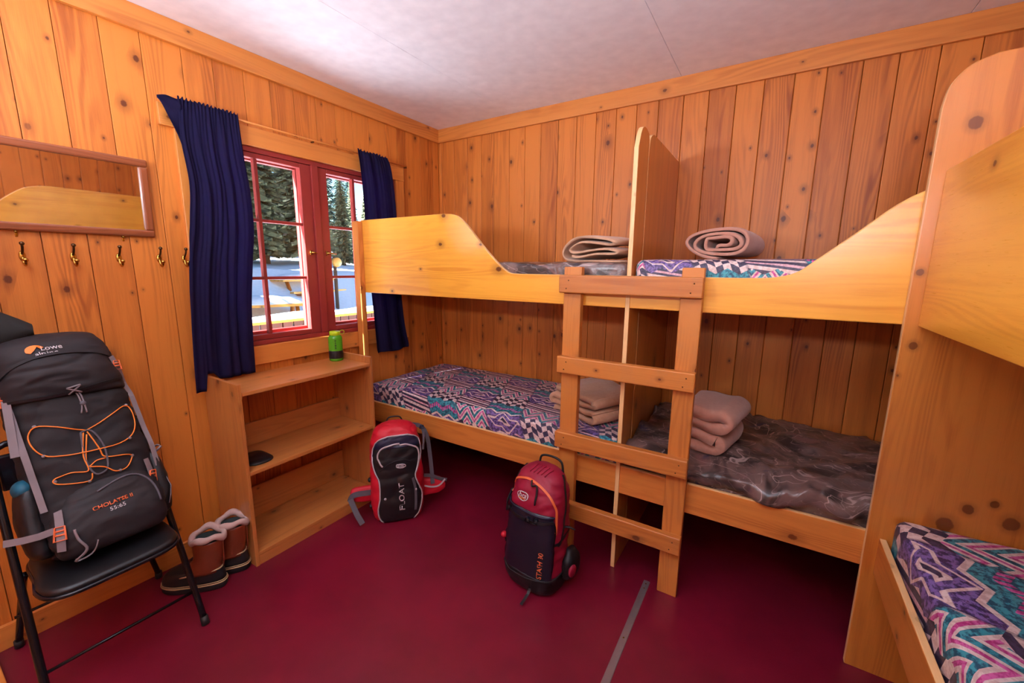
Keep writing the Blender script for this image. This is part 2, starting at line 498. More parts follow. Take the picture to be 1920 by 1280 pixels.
class MB:
    """collects shapes into one mesh"""
    def __init__(s):
        s.bm = bmesh.new()
        s.uvl = s.bm.loops.layers.uv.new('UVMap')
        s.rl = s.bm.loops.layers.uv.new('rnd')

    def _uv(s, faces, grain=None, off=None, tone=None):
        if off is None: off = (random.uniform(0, 40), random.uniform(0, 40))
        if tone is None: tone = random.random()
        for f in faces:
            nrm = f.normal if f.normal.length > 0 else Vector((0, 0, 1))
            f.normal_update()
            nrm = f.normal
            ax = max(range(3), key=lambda i: abs(nrm[i]))
            oth = [i for i in range(3) if i != ax]
            if grain is None:
                a, b = oth
            else:
                g = 'xyz'.index(grain)
                if g == ax:
                    a, b = oth
                else:
                    b = g
                    a = [i for i in oth if i != g][0]
            for l in f.loops:
                co = l.vert.co
                l[s.uvl].uv = (co[a] + off[0] + (0.31 * ax), co[b] + off[1])
                l[s.rl].uv = (tone, 0)

    def box(s, x0, x1, y0, y1, z0, z1, grain=None, off=None, tone=None):
        vs = [s.bm.verts.new(p) for p in ((x0, y0, z0), (x1, y0, z0), (x1, y1, z0), (x0, y1, z0),
                                          (x0, y0, z1), (x1, y0, z1), (x1, y1, z1), (x0, y1, z1))]
        fs = [s.bm.faces.new([vs[i] for i in q]) for q in
              ((0, 3, 2, 1), (4, 5, 6, 7), (0, 1, 5, 4), (1, 2, 6, 5), (2, 3, 7, 6), (3, 0, 4, 7))]
        s._uv(fs, grain, off, tone)
        return s

    def prism(s, prof, ax, a0, a1, grain=None, tone=None, off=None):
        """prof: polygon in the plane perpendicular to ax ('x': (y,z), 'y': (x,z), 'z': (x,y))"""
        def P(p, a):
            return {'x': (a, p[0], p[1]), 'y': (p[0], a, p[1]), 'z': (p[0], p[1], a)}[ax]
        A = [s.bm.verts.new(P(p, a0)) for p in prof]
        B = [s.bm.verts.new(P(p, a1)) for p in prof]
        n = len(prof)
        fs = [s.bm.faces.new(A), s.bm.faces.new(B[::-1])]
        for i in range(n):
            fs.append(s.bm.faces.new((A[i], B[i], B[(i + 1) % n], A[(i + 1) % n])))
        bmesh.ops.recalc_face_normals(s.bm, faces=fs)
        s._uv(fs, grain, off, tone)
        return s

    def tube(s, pts, r, n=10, closed=False, cap=True, flat=1.0):
        pts = [Vector(p) for p in pts]
        rs = r if isinstance(r, (list, tuple)) else [r] * len(pts)
        rings = []
        up = Vector((0.13, 0.27, 0.95))
        N = len(pts)
        prev = None
        for i, p in enumerate(pts):
            if closed:
                t = pts[(i + 1) % N] - pts[i - 1]
            else:
                t = pts[min(i + 1, N - 1)] - pts[max(i - 1, 0)]
            t = t.normalized() if t.length > 1e-9 else Vector((0, 0, 1))
            if prev is None:
                a = up.cross(t)
                if a.length < 0.1: a = Vector((1, 0, 0)).cross(t)
            else:
                a = prev - t * prev.dot(t)
            a.normalize()
            prev = a
            b = t.cross(a)
            rings.append([s.bm.verts.new(p + (a * math.cos(2 * PI * k / n) + b * math.sin(2 * PI * k / n) * flat) * rs[i]) for k in range(n)])
        fs = []
        for i in range(N if closed else N - 1):
            A, B = rings[i], rings[(i + 1) % N]
            for k in range(n):
                fs.append(s.bm.faces.new((A[k], A[(k + 1) % n], B[(k + 1) % n], B[k])))
        if cap and not closed:
            fs.append(s.bm.faces.new(rings[0][::-1]))
            fs.append(s.bm.faces.new(rings[-1]))
        for f in fs: f.smooth = True
        s._uv(fs)
        return s

    def lathe(s, prof, c=(0, 0, 0), n=32):
        rings = []
        for r, z in prof:
            rings.append([s.bm.verts.new((c[0] + max(r, 1e-4) * math.cos(2 * PI * k / n), c[1] + max(r, 1e-4) * math.sin(2 * PI * k / n), c[2] + z)) for k in range(n)])
        fs = []
        for A, B in zip(rings, rings[1:]):
            for k in range(n):
                fs.append(s.bm.faces.new((A[k], A[(k + 1) % n], B[(k + 1) % n], B[k])))
        fs.append(s.bm.faces.new(rings[0][::-1]))
        fs.append(s.bm.faces.new(rings[-1]))
        for f in fs: f.smooth = True
        s._uv(fs)
        return s

    def loft(s, rings, cap=True, closed=True, smooth=True):
        V = [[s.bm.verts.new(p) for p in rg] for rg in rings]
        fs = []
        n = len(V[0])
        for A, B in zip(V, V[1:]):
            for k in range(n if closed else n - 1):
                fs.append(s.bm.faces.new((A[k], A[(k + 1) % n], B[(k + 1) % n], B[k])))
        if cap:
            for rg, rev in ((V[0], True), (V[-1], False)):
                c = s.bm.verts.new(sum((v.co for v in rg), Vector()) / n)
                for k in range(n):
                    a, b = rg[k], rg[(k + 1) % n]
                    fs.append(s.bm.faces.new((b, a, c) if rev else (a, b, c)))
        for f in fs: f.smooth = smooth
        s._uv(fs)
        return s

    def ball(s, c, r, seg=12):
        if not isinstance(r, (tuple, list)): r = (r, r, r)
        rings = []
        for i in range(1, seg):
            th = PI * i / seg
            rings.append([(c[0] + r[0] * math.sin(th) * math.cos(2 * PI * k / seg), c[1] + r[1] * math.sin(th) * math.sin(2 * PI * k / seg), c[2] - r[2] * math.cos(th)) for k in range(seg)])
        return s.loft([[Vector(p) for p in rg] for rg in rings])

    def bvh(s):
        s.bm.normal_update()
        return BVHTree.FromBMesh(s.bm)

    def build(s, name, mat, parent=None, bevel=0, edge=None, local=False, solid=0, sub=0, seg=2, kind=None, recalc=True, solid_off=0.0):
        if recalc:
            bmesh.ops.recalc_face_normals(s.bm, faces=s.bm.faces[:])
        me = bpy.data.meshes.new(name)
        s.bm.to_mesh(me)
        s.bm.free()
        if parent is not None and not local:
            me.transform(chain(parent).inverted())
        o = bpy.data.objects.new(name, me)
        COL.objects.link(o)
        me.materials.append(MAT[mat] if isinstance(mat, str) else mat)
        if parent is not None: o.parent = parent
        if edge is not None:
            me.materials.append(MAT['edge'])
            for pl in me.polygons:
                if abs(pl.normal[edge]) < 0.5: pl.material_index = 1
        if sub:
            md = o.modifiers.new('sub', 'SUBSURF'); md.levels = sub; md.render_levels = sub
        if solid:
            md = o.modifiers.new('sol', 'SOLIDIFY'); md.thickness = solid; md.offset = solid_off
        if bevel:
            md = o.modifiers.new('bev', 'BEVEL'); md.width = bevel; md.segments = seg; md.limit_method = 'ANGLE'; md.angle_limit = R(35)
            md.harden_normals = False
        if kind: o['kind'] = kind
        return o


def chain(o):
    m = o.matrix_basis.copy() if o.type != 'EMPTY' else Matrix.LocRotScale(o.location, o.rotation_euler, o.scale)
    if o.parent: m = chain(o.parent) @ m
    return m


def arc(cx, cy, r, a0, a1, n=8, ry=None):
    ry = ry or r
    return [(cx + r * math.cos(R(a0 + (a1 - a0) * i / n)), cy + ry * math.sin(R(a0 + (a1 - a0) * i / n))) for i in range(n + 1)]


def spline(pts, n=8):
    """Catmull-Rom through points of any dimension"""
    pts = [Vector(p) for p in pts]
    P = [pts[0] * 2 - pts[1]] + pts + [pts[-1] * 2 - pts[-2]]
    out = []
    for i in range(1, len(P) - 2):
        for k in range(n):
            t = k / n
            a, b, c, d = P[i - 1], P[i], P[i + 1], P[i + 2]
            out.append(0.5 * ((2 * b) + (c - a) * t + (2 * a - 5 * b + 4 * c - d) * t * t + (3 * b - 3 * c + d - a) * t ** 3))
    out.append(pts[-1])
    return out

# ================================================================== THE ROOM
H = 2.724
XR, YF = 3.92, -4.45
YW0, YW1, ZW0, ZW1 = -1.84, -0.51, 1.11, 2.235   # window opening


def planks(mb, edges, ax, d0, d1, z0, z1, hole=None, gap=0.0012):
    """vertical boards; ax is the axis they run along, d0..d1 the wall thickness"""
    for a, b in zip(edges, edges[1:]):
        tone = random.random()
        off = (random.uniform(0, 40), random.uniform(0, 40))
        spans = [(z0, z1, a, b)]
        if hole:
            h0, h1, hz0, hz1 = hole
            if b > h0 and a < h1:
                spans = [(z0, hz0, a, b), (hz1, z1, a, b)]
                if a < h0: spans.append((hz0, hz1, a, h0))
                if b > h1: spans.append((hz0, hz1, h1, b))
        for s0, s1, aa, bb in spans:
            if ax == 'y':
                mb.box(d0, d1, aa + gap, bb - gap, s0, s1, 'z', off, tone)
            else:
                mb.box(aa + gap, bb - gap, d0, d1, s0, s1, 'z', off, tone)


yl = [-0.069, -0.22, -0.371, -0.47, -0.583, -0.733, -0.867, -1.001, -1.14, -1.281, -1.42, -1.562, -1.709, -1.845,
      -2.002, -2.141, -2.283, -2.421]
while yl[-1] > YF: yl.append(yl[-1] - 0.142)
mb = MB()
planks(mb, sorted([0.0] + yl), 'y', -0.12, 0.0, 0.0, H, (YW0, YW1, ZW0, ZW1))
mb.box(-0.14, -0.02, YF, YW0, 0, H); mb.box(-0.14, -0.02, YW1, 0.12, 0, H); mb.box(-0.14, -0.02, YW0, YW1, 0, ZW0); mb.box(-0.14, -0.02, YW0, YW1, ZW1, H)
mb.build('wall_left', 'wall', bevel=0.0035, kind='structure')
xb = [0.0, 0.035, 0.174, 0.317, 0.457, 0.581, 0.725, 0.865, 1.002, 1.143, 1.284, 1.427, 1.567, 1.701, 1.838, 1.985, 2.127,
      2.269, 2.408, 2.548, 2.688, 2.834, 2.971, 3.116, 3.254, 3.395, 3.535, 3.675, 3.815, XR]
mb = MB()
planks(mb, xb, 'x', 0.0, 0.12, 0.0, H)
mb.box(-0.12, XR + 0.12, 0.02, 0.14, 0, H)
mb.build('wall_back', 'wall', bevel=0.0035, kind='structure')
ye = [YF + 0.14 * i for i in range(32)] + [0.0]
mb = MB(); planks(mb, [e for e in ye if e < -0.05] + [0.0], 'y', XR, XR + 0.12, 0.0, H); mb.box(XR + .02, XR + .14, YF, 0.0, 0, H)
mb.build('wall_right', 'wall', bevel=0.0035, kind='structure')
mb = MB(); planks(mb, [0.14 * i for i in range(28)] + [XR], 'x', YF - 0.12, YF, 0.0, H); mb.box(-0.1, XR + .1, YF - .14, YF - .02, 0, H)
mb.build('wall_front', 'wall', bevel=0.0035, kind='structure')
mb = MB(); mb.box(-0.12, XR + 0.12, YF - 0.12, 0.12, -0.12, 0.0); mb.build('floor', 'floor', kind='structure')
mb = MB()
for a, b in ((-0.12, 0.75), (0.75, 1.966), (1.966, 3.19), (3.19, XR + 0.12)):
    mb.box(a + 0.0008, b - 0.0008, YF - 0.12, 0.12, H, H + 0.14)
mb.build('ceiling', 'ceiling', bevel=0.0025, kind='structure')
mb = MB(); mb.box(0, 0.022, YF, 0, 2.618, H, 'y', tone=0.35); mb.build('trim_1', 'trim', bevel=0.003, kind='structure')
mb = MB(); mb.box(0.022, XR, -0.022, 0, 2.618, H, 'x', tone=0.35); mb.build('trim_2', 'trim', bevel=0.003, kind='structure')
mb = MB(); mb.box(0, 0.018, YF, -0.0, 0, 0.105, 'y', tone=0.3); mb.build('baseboard_left', 'trim', bevel=0.003, kind='structure')
mb = MB(); mb.box(0.018, 3.9, -0.018, 0, 0, 0.44); mb.build('trim_3', 'speckle', kind='structure')  # dark speckled strip along the foot of the back wall
mb = MB(); mb.box(0.02, 0.9, -3.3, -2.768, 0.0, 0.035, 'x', tone=0.2); mb.build('trim_4', 'trim', bevel=0.003, kind='structure')

# ------------------------------------------------------------------ window
win = tag(bpy.data.objects.new('window_1', None), kind='structure')
win.location = (0, (YW0 + YW1) / 2, ZW0); COL.objects.link(win)
mb = MB()
mb.box(0, 0.024, -1.976, -0.43, ZW1, 2.335, 'y', tone=0.3)
mb.build('head_casing', 'trim', win, bevel=0.003)
mb = MB(); mb.box(0, 0.022, -1.919, YW0, 1.0, ZW1 - 0.001, 'z', tone=0.2); mb.build('side_casing', 'trim', win, bevel=0.003)
mb = MB(); mb.box(0, 0.022, YW1, -0.434, 1.0, ZW1 - 0.001, 'z', tone=0.35); mb.build('side_casing', 'trim', win, bevel=0.003)
mb = MB(); mb.box(0, 0.0235, YW0 + 0.001, YW1 - 0.001, 1.0, ZW0 - 0.001, 'y', tone=0.3); mb.build('sill_board', 'trim', win, bevel=0.003)
mb = MB()
fw = 0.028
mb.box(-0.12, 0.004, YW0 + .0005, YW0 + fw, ZW0 + .001, ZW1 - .001); mb.box(-0.12, 0.004, YW1 - fw, YW1 - .0005, ZW0 + .001, ZW1 - .001)
mb.box(-0.12, 0.004, YW0 + fw, YW1 - fw, ZW0 + .001, ZW0 + fw); mb.box(-0.12, 0.004, YW0 + fw, YW1 - fw, ZW1 - fw, ZW1 - .001)
mb.box(-0.12, 0.010, -1.205, -1.160, ZW0 + fw, ZW1 - fw)
mb.build('window_frame', 'red', win, bevel=0.003)


def sash(y0, y1, py0, py1, ym):
    z0, z1 = ZW0 + fw + 0.002, ZW1 - fw - 0.002
    s = None
    mb = MB()
    mb.box(-0.045, -0.004, y0, py0, z0, z1); mb.box(-0.045, -0.004, py1, y1, z0, z1)
    mb.box(-0.045, -0.004, py0, py1, z0, 1.17); mb.box(-0.045, -0.004, py0, py1, 2.178, z1)
    mb.box(-0.042, -0.010, ym - 0.010, ym + 0.010, 1.17, 2.178)
    for zz in (1.838, 1.505):
        mb.box(-0.040, -0.012, py0, py1, zz - 0.009, zz + 0.009)
    s = mb.build('sash', 'red', win, bevel=0.003)
    mb = MB(); mb.box(-0.030, -0.027, py0 + .001, py1 - .001, 1.171, 2.177); mb.build('pane', 'glass', s)
    return s


s1 = sash(-1.811, -1.2055, -1.785, -1.275, -1.535)
s2 = sash(-1.1595, -0.539, -1.092, -0.668, -0.880)
# outer storm frames
for a, b in ((-1.811, -1.206), (-1.159, -0.539)):
    mb = MB()
    z0, z1 = ZW0 + fw, ZW1 - fw
    mb.box(-0.118, -0.088, a, a + 0.05, z0, z1); mb.box(-0.118, -0.088, b - 0.05, b, z0, z1)
    mb.box(-0.118, -0.088, a + 0.05, b - 0.05, z0, z0 + 0.045); mb.box(-0.118, -0.088, a + 0.05, b - 0.05, z1 - 0.03, z1)
    mb.build('storm_frame', 'red', win, bevel=0.004)
# latches
for y, dr in ((-1.236, 1), (-1.122, 1)):
    mb = MB()
    mb.lathe([(0.012, 0), (0.012, 0.004), (0.006, 0.007), (0.006, 0.018)], (0, 0, 0), 16)
    bmesh.ops.rotate(mb.bm, verts=mb.bm.verts[:], matrix=Matrix.Rotation(PI / 2, 3, 'Y'))
    bmesh.ops.translate(mb.bm, verts=mb.bm.verts[:], vec=(-0.004, y, 1.665))
    mb.tube([(0.014, y - 0.006, 1.665), (0.018, y + 0.02, 1.663), (0.016, y + (0.055 if y > -1.2 else 0.03), 1.660)], [0.005, 0.004, 0.003], 8)
    mb.tube([(0.0, y - 0.012, 1.675), (0.006, y - 0.012, 1.68), (0.006, y - 0.012, 1.65), (0.0, y - 0.012, 1.648)], 0.003, 6)
    mb.build('latch', 'brass', win)

# curtain rod
mb = MB(); mb.tube([(0.042, -1.96, 2.347), (0.042, -0.42, 2.347)], 0.006, 10)
rod = mb.build('curtain_rod', 'trim'); tag(rod, 'thin brown rod along the top of the window casing', 'curtain rod')
for y in (-1.955, -1.2, -0.425):
    mb = MB(); mb.box(0.024, 0.046, y - 0.005, y + 0.005, 2.336, 2.342); mb.build('bracket', 'darkbrass', rod)


def curtain(name, label, edge, folds, amp, seed, x0=0.062, group='navy curtains', zb_of=None):
    """edge: list of (z, y_left, y_right, x_extra) from the top down"""
    rng = random.Random(seed)
    mb = MB()
    nt, ns = 60, 90
    E = spline([Vector(e) for e in edge], 10)
    rows = []
    ph = [rng.uniform(0, 6.28) for _ in range(6)]
    for i in range(nt + 1):
        t = i / nt
        q = E[min(len(E) - 1, int(t * (len(E) - 1)))]
        q2 = E[min(len(E) - 1, int(t * (len(E) - 1)) + 1)]
        fr = t * (len(E) - 1) - int(t * (len(E) - 1))
        z, ya, yb, xe = q.lerp(q2, fr)
        row = []
        for k in range(ns + 1):
            s = k / ns
            y = ya + (yb - ya) * s
            top = max(0, 1 - t * 14)
            a = amp * (0.35 + 0.65 * min(1, t * 3))
            w_ = s + 0.05 * noise.noise(Vector((s * 3, t * 1.5, seed + 3)))
            f = noise.noise(Vector((w_ * folds * 1.6, t * 0.9, seed))) * 1.9 + 0.7 * noise.noise(Vector((w_ * folds * 4.2, t * 0.8, seed + 7))) * (1.4 - t)
            g = 0.006 * math.sin(s * folds * 7 * PI + 2 * noise.noise(Vector((s * 9, 0, seed))))           # gathers on the rod
            x = x0 + xe + a * f * (1 - top) + g * max(top, 0.35 * max(0, 1 - t * 4)) + 0.004 * noise.noise(Vector((s * 6, t * 9, seed)))
            if zb_of:
                z = edge[0][0] - (edge[0][0] - zb_of(y)) * t
            dz = 0.006 * math.sin(s * folds * 6 * PI + 1) * top * (1 if i == 0 else 0.4)
            row.append(Vector((x, y, z + dz + (0.008 * math.sin(s * 9 + ph[4]) if i == nt and not zb_of else 0))))
        rows.append(row)
    mb.loft(rows, cap=False, closed=False)
    o = mb.build(name, 'curtain', solid=0.0018, recalc=False)
    return tag(o, label, 'curtain', group)


curtain('curtain', 'long navy curtain left of the window, reaching behind the low shelf unit',
        [(2.368, -1.905, -1.640, 0.0), (2.30, -1.915, -1.632, 0.005), (2.12, -1.905, -1.618, 0.01), (1.85, -1.925, -1.622, 0.015),
         (1.50, -1.955, -1.650, 0.018), (1.2, -1.972, -1.676, 0.022), (1.05, -1.985, -1.690, 0.026), (0.985, -1.992, -1.695, 0.026)],
        5, 0.013, 3, zb_of=lambda y: 0.925 if y < -1.945 else (0.925 + (y + 1.945) / 0.012 * 0.09 if y < -1.933 else (1.015 if y < -1.905 else max(0.975, 1.015 - (y + 1.905) * 1.2))))
curtain('curtain', 'shorter navy curtain right of the window, partly behind the upper bunk board',
        [(2.368, -0.885, -0.630, 0.0), (2.30, -0.880, -0.600, 0.005), (2.1, -0.865, -0.575, 0.01), (1.8, -0.86, -0.565, 0.012),
         (1.5, -0.845, -0.56, 0.012), (1.15, -0.82, -0.53, 0.01), (0.97, -0.81, -0.49, 0.01), (0.93, -0.80, -0.49, 0.01)],
        3.2, 0.011, 9)
# the flared gathered corner of the left curtain top
cl = [o for o in COL.objects if o.name == 'curtain'][0]
mb = MB()
rows = []
for i in range(13):
    t = i / 12
    zt = 2.352 + 0.012 * math.sin(t * 3)
    y = -1.985 + 0.09 * t
    zb = 2.34 - 0.26 * t ** 1.5
    rows.append([Vector((0.055 + 0.012 * math.sin(k * 0.9 + i * 0.6) * t + 0.004, y + 0.0 * k, zt + (zb - zt) * k / 10)) for k in range(11)])
mb.loft(rows, cap=False, closed=False)
mb.build('curtain_corner', 'curtain', cl, solid=0.002, recalc=False)
mb = MB()
rows = []
for i in range(9):
    t = i / 8
    y = -1.985 + 0.05 * t
    rows.append([Vector((0.10 + 0.01 * math.sin(i), y, 1.2 - (1.2 - (0.925 + 0.02 * t)) * k / 10)) for k in range(11)])

# ------------------------------------------------------------------ mirror and hooks
mir = thing('wall_mirror', 'long low wall mirror in a brown wooden frame above the coat hooks', 'mirror', (0.002, -2.55, 1.706))
ym0, ym1, zm0, zm1 = -3.06, -2.05, 1.708, 2.056
b = 0.032
mb = MB()
def miter(mb, pts, tone):
    mb.prism(pts, 'x', 0.002, 0.024, None, tone)
mb.box(0.002, 0.024, ym0, ym1, zm1 - b, zm1, 'y', tone=0.3)
mb.box(0.002, 0.024, ym0, ym1, zm0, zm0 + b, 'y', tone=0.5)
mb.box(0.002, 0.0235, ym1 - b, ym1 - 0.0005, zm0 + b, zm1 - b, 'z', tone=0.6)
mb.box(0.002, 0.0235, ym0 + 0.0005, ym0 + b, zm0 + b, zm1 - b, 'z', tone=0.6)
mb.build('frame', 'mirror_wood', mir, bevel=0.007, seg=3)
mb = MB(); mb.box(0.004, 0.009, ym0 + b - .004, ym1 - b + .004, zm0 + b - .004, zm1 - b + .004); mb.build('mirror_glass', 'mirror', mir)
for y in (-2.487, -2.165, -2.9):
    mb = MB(); mb.box(0.0, 0.006, y - 0.004, y + 0.004, zm0 - 0.024, zm0 + 0.004); mb.ball((0.008, y, zm0 - 0.004), 0.006, 8)
    mb.build('screw_clip', 'brass', mir, bevel=0.001)

mir.rotation_euler = (0, R(3.3), 0)

hl = ['brass double coat hook farthest left, below the mirror', 'second brass coat hook from the left, below the mirror', 'third brass coat hook from the left, below the mirror corner',
      'fourth brass coat hook from the left, right of the mirror', 'brass coat hook nearest the window curtain']


def make_hook():
    r = thing('coat_hook', None, 'coat hook', (0, 0, 0), group='brass coat hooks')
    mb = MB()
    mb.loft([[Vector((x, 0.010 * wv * math.cos(2 * PI * k / 16), -0.004 + 0.021 * wv * math.sin(2 * PI * k / 16))) for k in range(16)] for x, wv in ((0.0, 1), (0.003, 1), (0.006, 0.7))])
    mb.build('back_plate', 'brass', r, local=True)
    mb = MB()
    mb.tube(spline([(0.004, 0, 0.005), (0.018, 0, 0.014), (0.030, 0, 0.028), (0.034, 0, 0.042)], 6), 0.0042, 8)
    mb.ball((0.035, 0, 0.045), 0.0078, 10)
    mb.build('upper_hook', 'darkbrass', r, local=True)
    mb = MB()
    mb.tube(spline([(0.004, 0, -0.008), (0.012, 0, -0.030), (0.026, 0, -0.040), (0.040, 0, -0.034), (0.046, 0, -0.022)], 6), 0.0048, 8)
    mb.ball((0.046, 0, -0.019), 0.0085, 10)
    mb.build('lower_hook', 'brass', r, local=True)
    return r


hk = make_hook()
for i, y in enumerate((-2.482, -2.338, -2.190, -2.041, -1.938)):
    o = hk if i == 0 else copy_tree(hk)
    o.location = (0.0, y, 1.612)
    o['label'] = hl[i]

# ================================================================== BUNKS
YB = -0.896
bunk = thing('bunk_bed', 'built-in double bunk bed of yellow pine along the back wall', 'bunk bed', (1.9, -0.45, 0))


def rail_profile(flat_top, flat_low, bottom, pts):
    return pts


# upper side board: high board at the left end, low run, rising curve on the right
up = [(0.066, 1.395), (3.9, 1.395), (3.9, 1.90), (3.10, 1.90)]
curve_r = spline([(3.10, 1.90), (2.975, 1.855), (2.895, 1.807), (2.791, 1.711), (2.69, 1.621), (2.635, 1.575), (2.56, 1.553), (2.45, 1.548)], 6)
curve_l = spline([(1.36, 1.548), (1.30, 1.556), (1.223, 1.610), (1.122, 1.705), (1.027, 1.805), (0.955, 1.868), (0.90, 1.890), (0.83, 1.897)], 6)
prof = [(0.066, 1.395), (3.9, 1.395), (3.9, 1.90)] + [(p[0], p[1]) for p in curve_r] + [(p[0], p[1]) for p in curve_l] + [(0.066, 1.897)]
mb = MB(); mb.prism(prof, 'y', YB, YB + 0.022, 'x', tone=0.4, off=(3.1, 7.4)); mb.build('side_board', 'rail', bunk, bevel=0.004, edge=1)
mb = MB(); mb.box(0.018, 3.9, YB, YB + 0.022, 0.434, 0.584, 'x', tone=0.45); mb.build('side_board', 'trim', bunk, bevel=0.004, edge=1)
mb = MB(); mb.box(0.026, 0.086, -0.938, YB, 0.0, 1.888, 'z', tone=0.4); mb.build('post', 'trim', bunk, bevel=0.004)
# divider of two upright boards
pr = [(-0.872, 0.0), (-0.715, 0.0), (-0.715, 2.17)] + [(p[0], p[1]) for p in spline([(-0.722, 2.195), (-0.75, 2.212), (-0.79, 2.222), (-0.83, 2.215), (-0.86, 2.18), (-0.872, 2.10)], 4)]
mb = MB()
pr = [(YB + .022, 0.0), (-0.722, 0.0), (-0.722, 2.19)] + [(p[0], p[1]) for p in spline([(-0.735, 2.213), (-0.79, 2.226), (-0.835, 2.218), (-0.868, 2.185), (YB, 2.12)], 4)] + [(YB, 0.585), (YB, 0.585)]
pr = [(YB, 0.0), (-0.722, 0.0), (-0.722, 2.19)] + [(p[0], p[1]) for p in spline([(-0.735, 2.213), (-0.79, 2.226), (-0.835, 2.218), (-0.868, 2.185), (YB, 2.12)], 4)]
# the divider stands just behind the side boards and passes through notches in them
mb.prism([(p[0] - 0.004, p[1]) for p in pr], 'x', 1.968, 1.990, 'z', tone=0.3)
mb.build('divider_board', 'panel', bunk, bevel=0.003, edge=0)
mb = MB()
pr2 = [(-0.720, 0.0), (-0.019, 0.0), (-0.019, 2.236), (-0.60, 2.236)] + [(p[0], p[1]) for p in spline([(-0.64, 2.235), (-0.68, 2.222), (-0.708, 2.195), (-0.720, 2.15)], 4)]
mb.prism(pr2, 'x', 1.9685, 1.9895, 'z', tone=0.5)
mb.build('divider_board', 'panel', bunk, bevel=0.003, edge=0)
for z in (0.478, 1.425):
    for x0, x1 in ((0.02, 1.965), (1.993, 3.9)):
        mb = MB(); mb.box(x0, x1, YB + 0.0225, -0.02, z, z + 0.016, 'x'); mb.build('bed_base', 'panel', bunk)

rb = thing('bunk_bed', 'bunk bed along the right wall with a tall rounded end panel', 'bunk bed', (3.4, -1.5, 0))
XP = 2.963
pf = [(XP, 0.0), (XR - .002, 0.0), (XR - .002, 2.238), (3.12, 2.238)] + [(p[0], p[1]) for p in spline([(3.07, 2.236), (3.02, 2.218), (2.99, 2.19), (2.972, 2.155), (XP, 2.10)], 5)]
mb = MB(); mb.prism(pf, 'y', -0.924, -0.8985, 'z', tone=0.35, off=(9.43, 2.72)); mb.build('end_panel', 'end_panel', rb, bevel=0.003, edge=1)
yc = spline([(-1.78, 1.905), (-1.86, 1.897), (-1.95, 1.868), (-2.05, 1.79), (-2.15, 1.69), (-2.24, 1.61), (-2.33, 1.56), (-2.42, 1.548)], 6)
pu = [(-0.926, 1.395), (-0.926, 1.905)] + [(p[0], p[1]) for p in yc] + [(-3.0, 1.548), (-3.0, 1.395)]
mb = MB(); mb.prism(pu, 'x', 3.0, 3.022, 'y', tone=0.3, off=(1.3, 5.1)); mb.build('side_board', 'rail', rb, bevel=0.003, edge=0)
mb = MB(); mb.box(3.0, 3.022, -3.0, -0.926, 0.434, 0.584, 'y', tone=0.3); mb.build('side_board', 'trim', rb, bevel=0.004, edge=0)
for z in (0.478, 1.425):
    mb = MB(); mb.box(3.0225, XR - 0.003, -3.0, -0.926, z, z + 0.016, 'y'); mb.build('bed_base', 'panel', rb)
mb = MB(); mb.box(XP + 0.02, XR - .003, -3.024, -3.0, 0.0, 2.2, 'z'); mb.build('end_panel', 'panel', rb, bevel=0.004)

# ------------------------------------------------------------------ ladder
lad = thing('bunk_ladder', 'wooden ladder of four wide rungs fixed to the front of the bunks', 'ladder', (1.98, -0.94, 0))
for x0, x1 in ((1.662, 1.756), (2.221, 2.312)):
    mb = MB(); mb.box(x0, x1, -0.940, -0.901, 0.0, 1.588, 'z'); mb.build('stile', 'ladder', lad, bevel=0.004)
for z0, z1 in ((1.460, 1.548), (1.048, 1.136), (0.640, 0.728), (0.250, 0.338)):
    mb = MB(); mb.box(1.652, 2.316, -0.980, -0.9405, z0, z1, 'x'); r = mb.build('rung', 'ladder', lad, bevel=0.006, seg=3)
    for x in (1.70, 2.275):
        for dz in (-0.022, 0.018):
            mb = MB(); mb.lathe([(0.0032, 0), (0.0032, 0.0012)], n=8)
            bmesh.ops.rotate(mb.bm, verts=mb.bm.verts[:], matrix=Matrix.Rotation(PI / 2, 3, 'X'))
            bmesh.ops.translate(mb.bm, verts=mb.bm.verts[:], vec=(x + dz * 0.3, -0.980, (z0 + z1) / 2 + dz))
            mb.build('screw', 'darkbrass', r)

# ------------------------------------------------------------------ shelf unit
sh = thing('shelf_unit', 'low open wooden shelf unit with three shelves under the window', 'shelf unit', (0.2, -1.52, 0))
X0, X1 = 0.026, 0.386
for y0, y1 in ((-1.930, -1.911), (-1.134, -1.115)):
    mb = MB(); mb.box(X0, X1, y0, y1, 0.0, 1.0, 'z', tone=0.55); mb.build('side_panel', 'shelf', sh, bevel=0.002)
for z, t in ((0.957, 0.020), (0.532, 0.020), (0.075, 0.018)):
    mb = MB(); mb.box(X0, X1 - 0.001, -1.910, -1.135, z - t, z, 'y', tone=0.3); mb.build('shelf', 'shelf', sh, bevel=0.002)
mb = MB(); mb.box(X1 - 0.022, X1 - 0.003, -1.910, -1.135, 0.0, 0.056, 'y'); mb.build('kick_board', 'shelf', sh, bevel=0.002)
for z0, z1 in ((0.533, 0.668), (0.076, 0.272)):
    mb = MB(); mb.box(X0, X0 + 0.014, -1.910, -1.135, z0, z1, 'y', tone=0.7); mb.build('back_board', 'shelf', sh, bevel=0.002)
for z in (0.937, 0.512):
    for y0, y1 in ((-1.910, -1.893), (-1.152, -1.135)):
        mb = MB(); mb.box(X0 + 0.02, X1 - 0.03, y0, y1, z - 0.022, z - 0.0005, 'x'); mb.build('cleat', 'trim', sh, bevel=0.004)

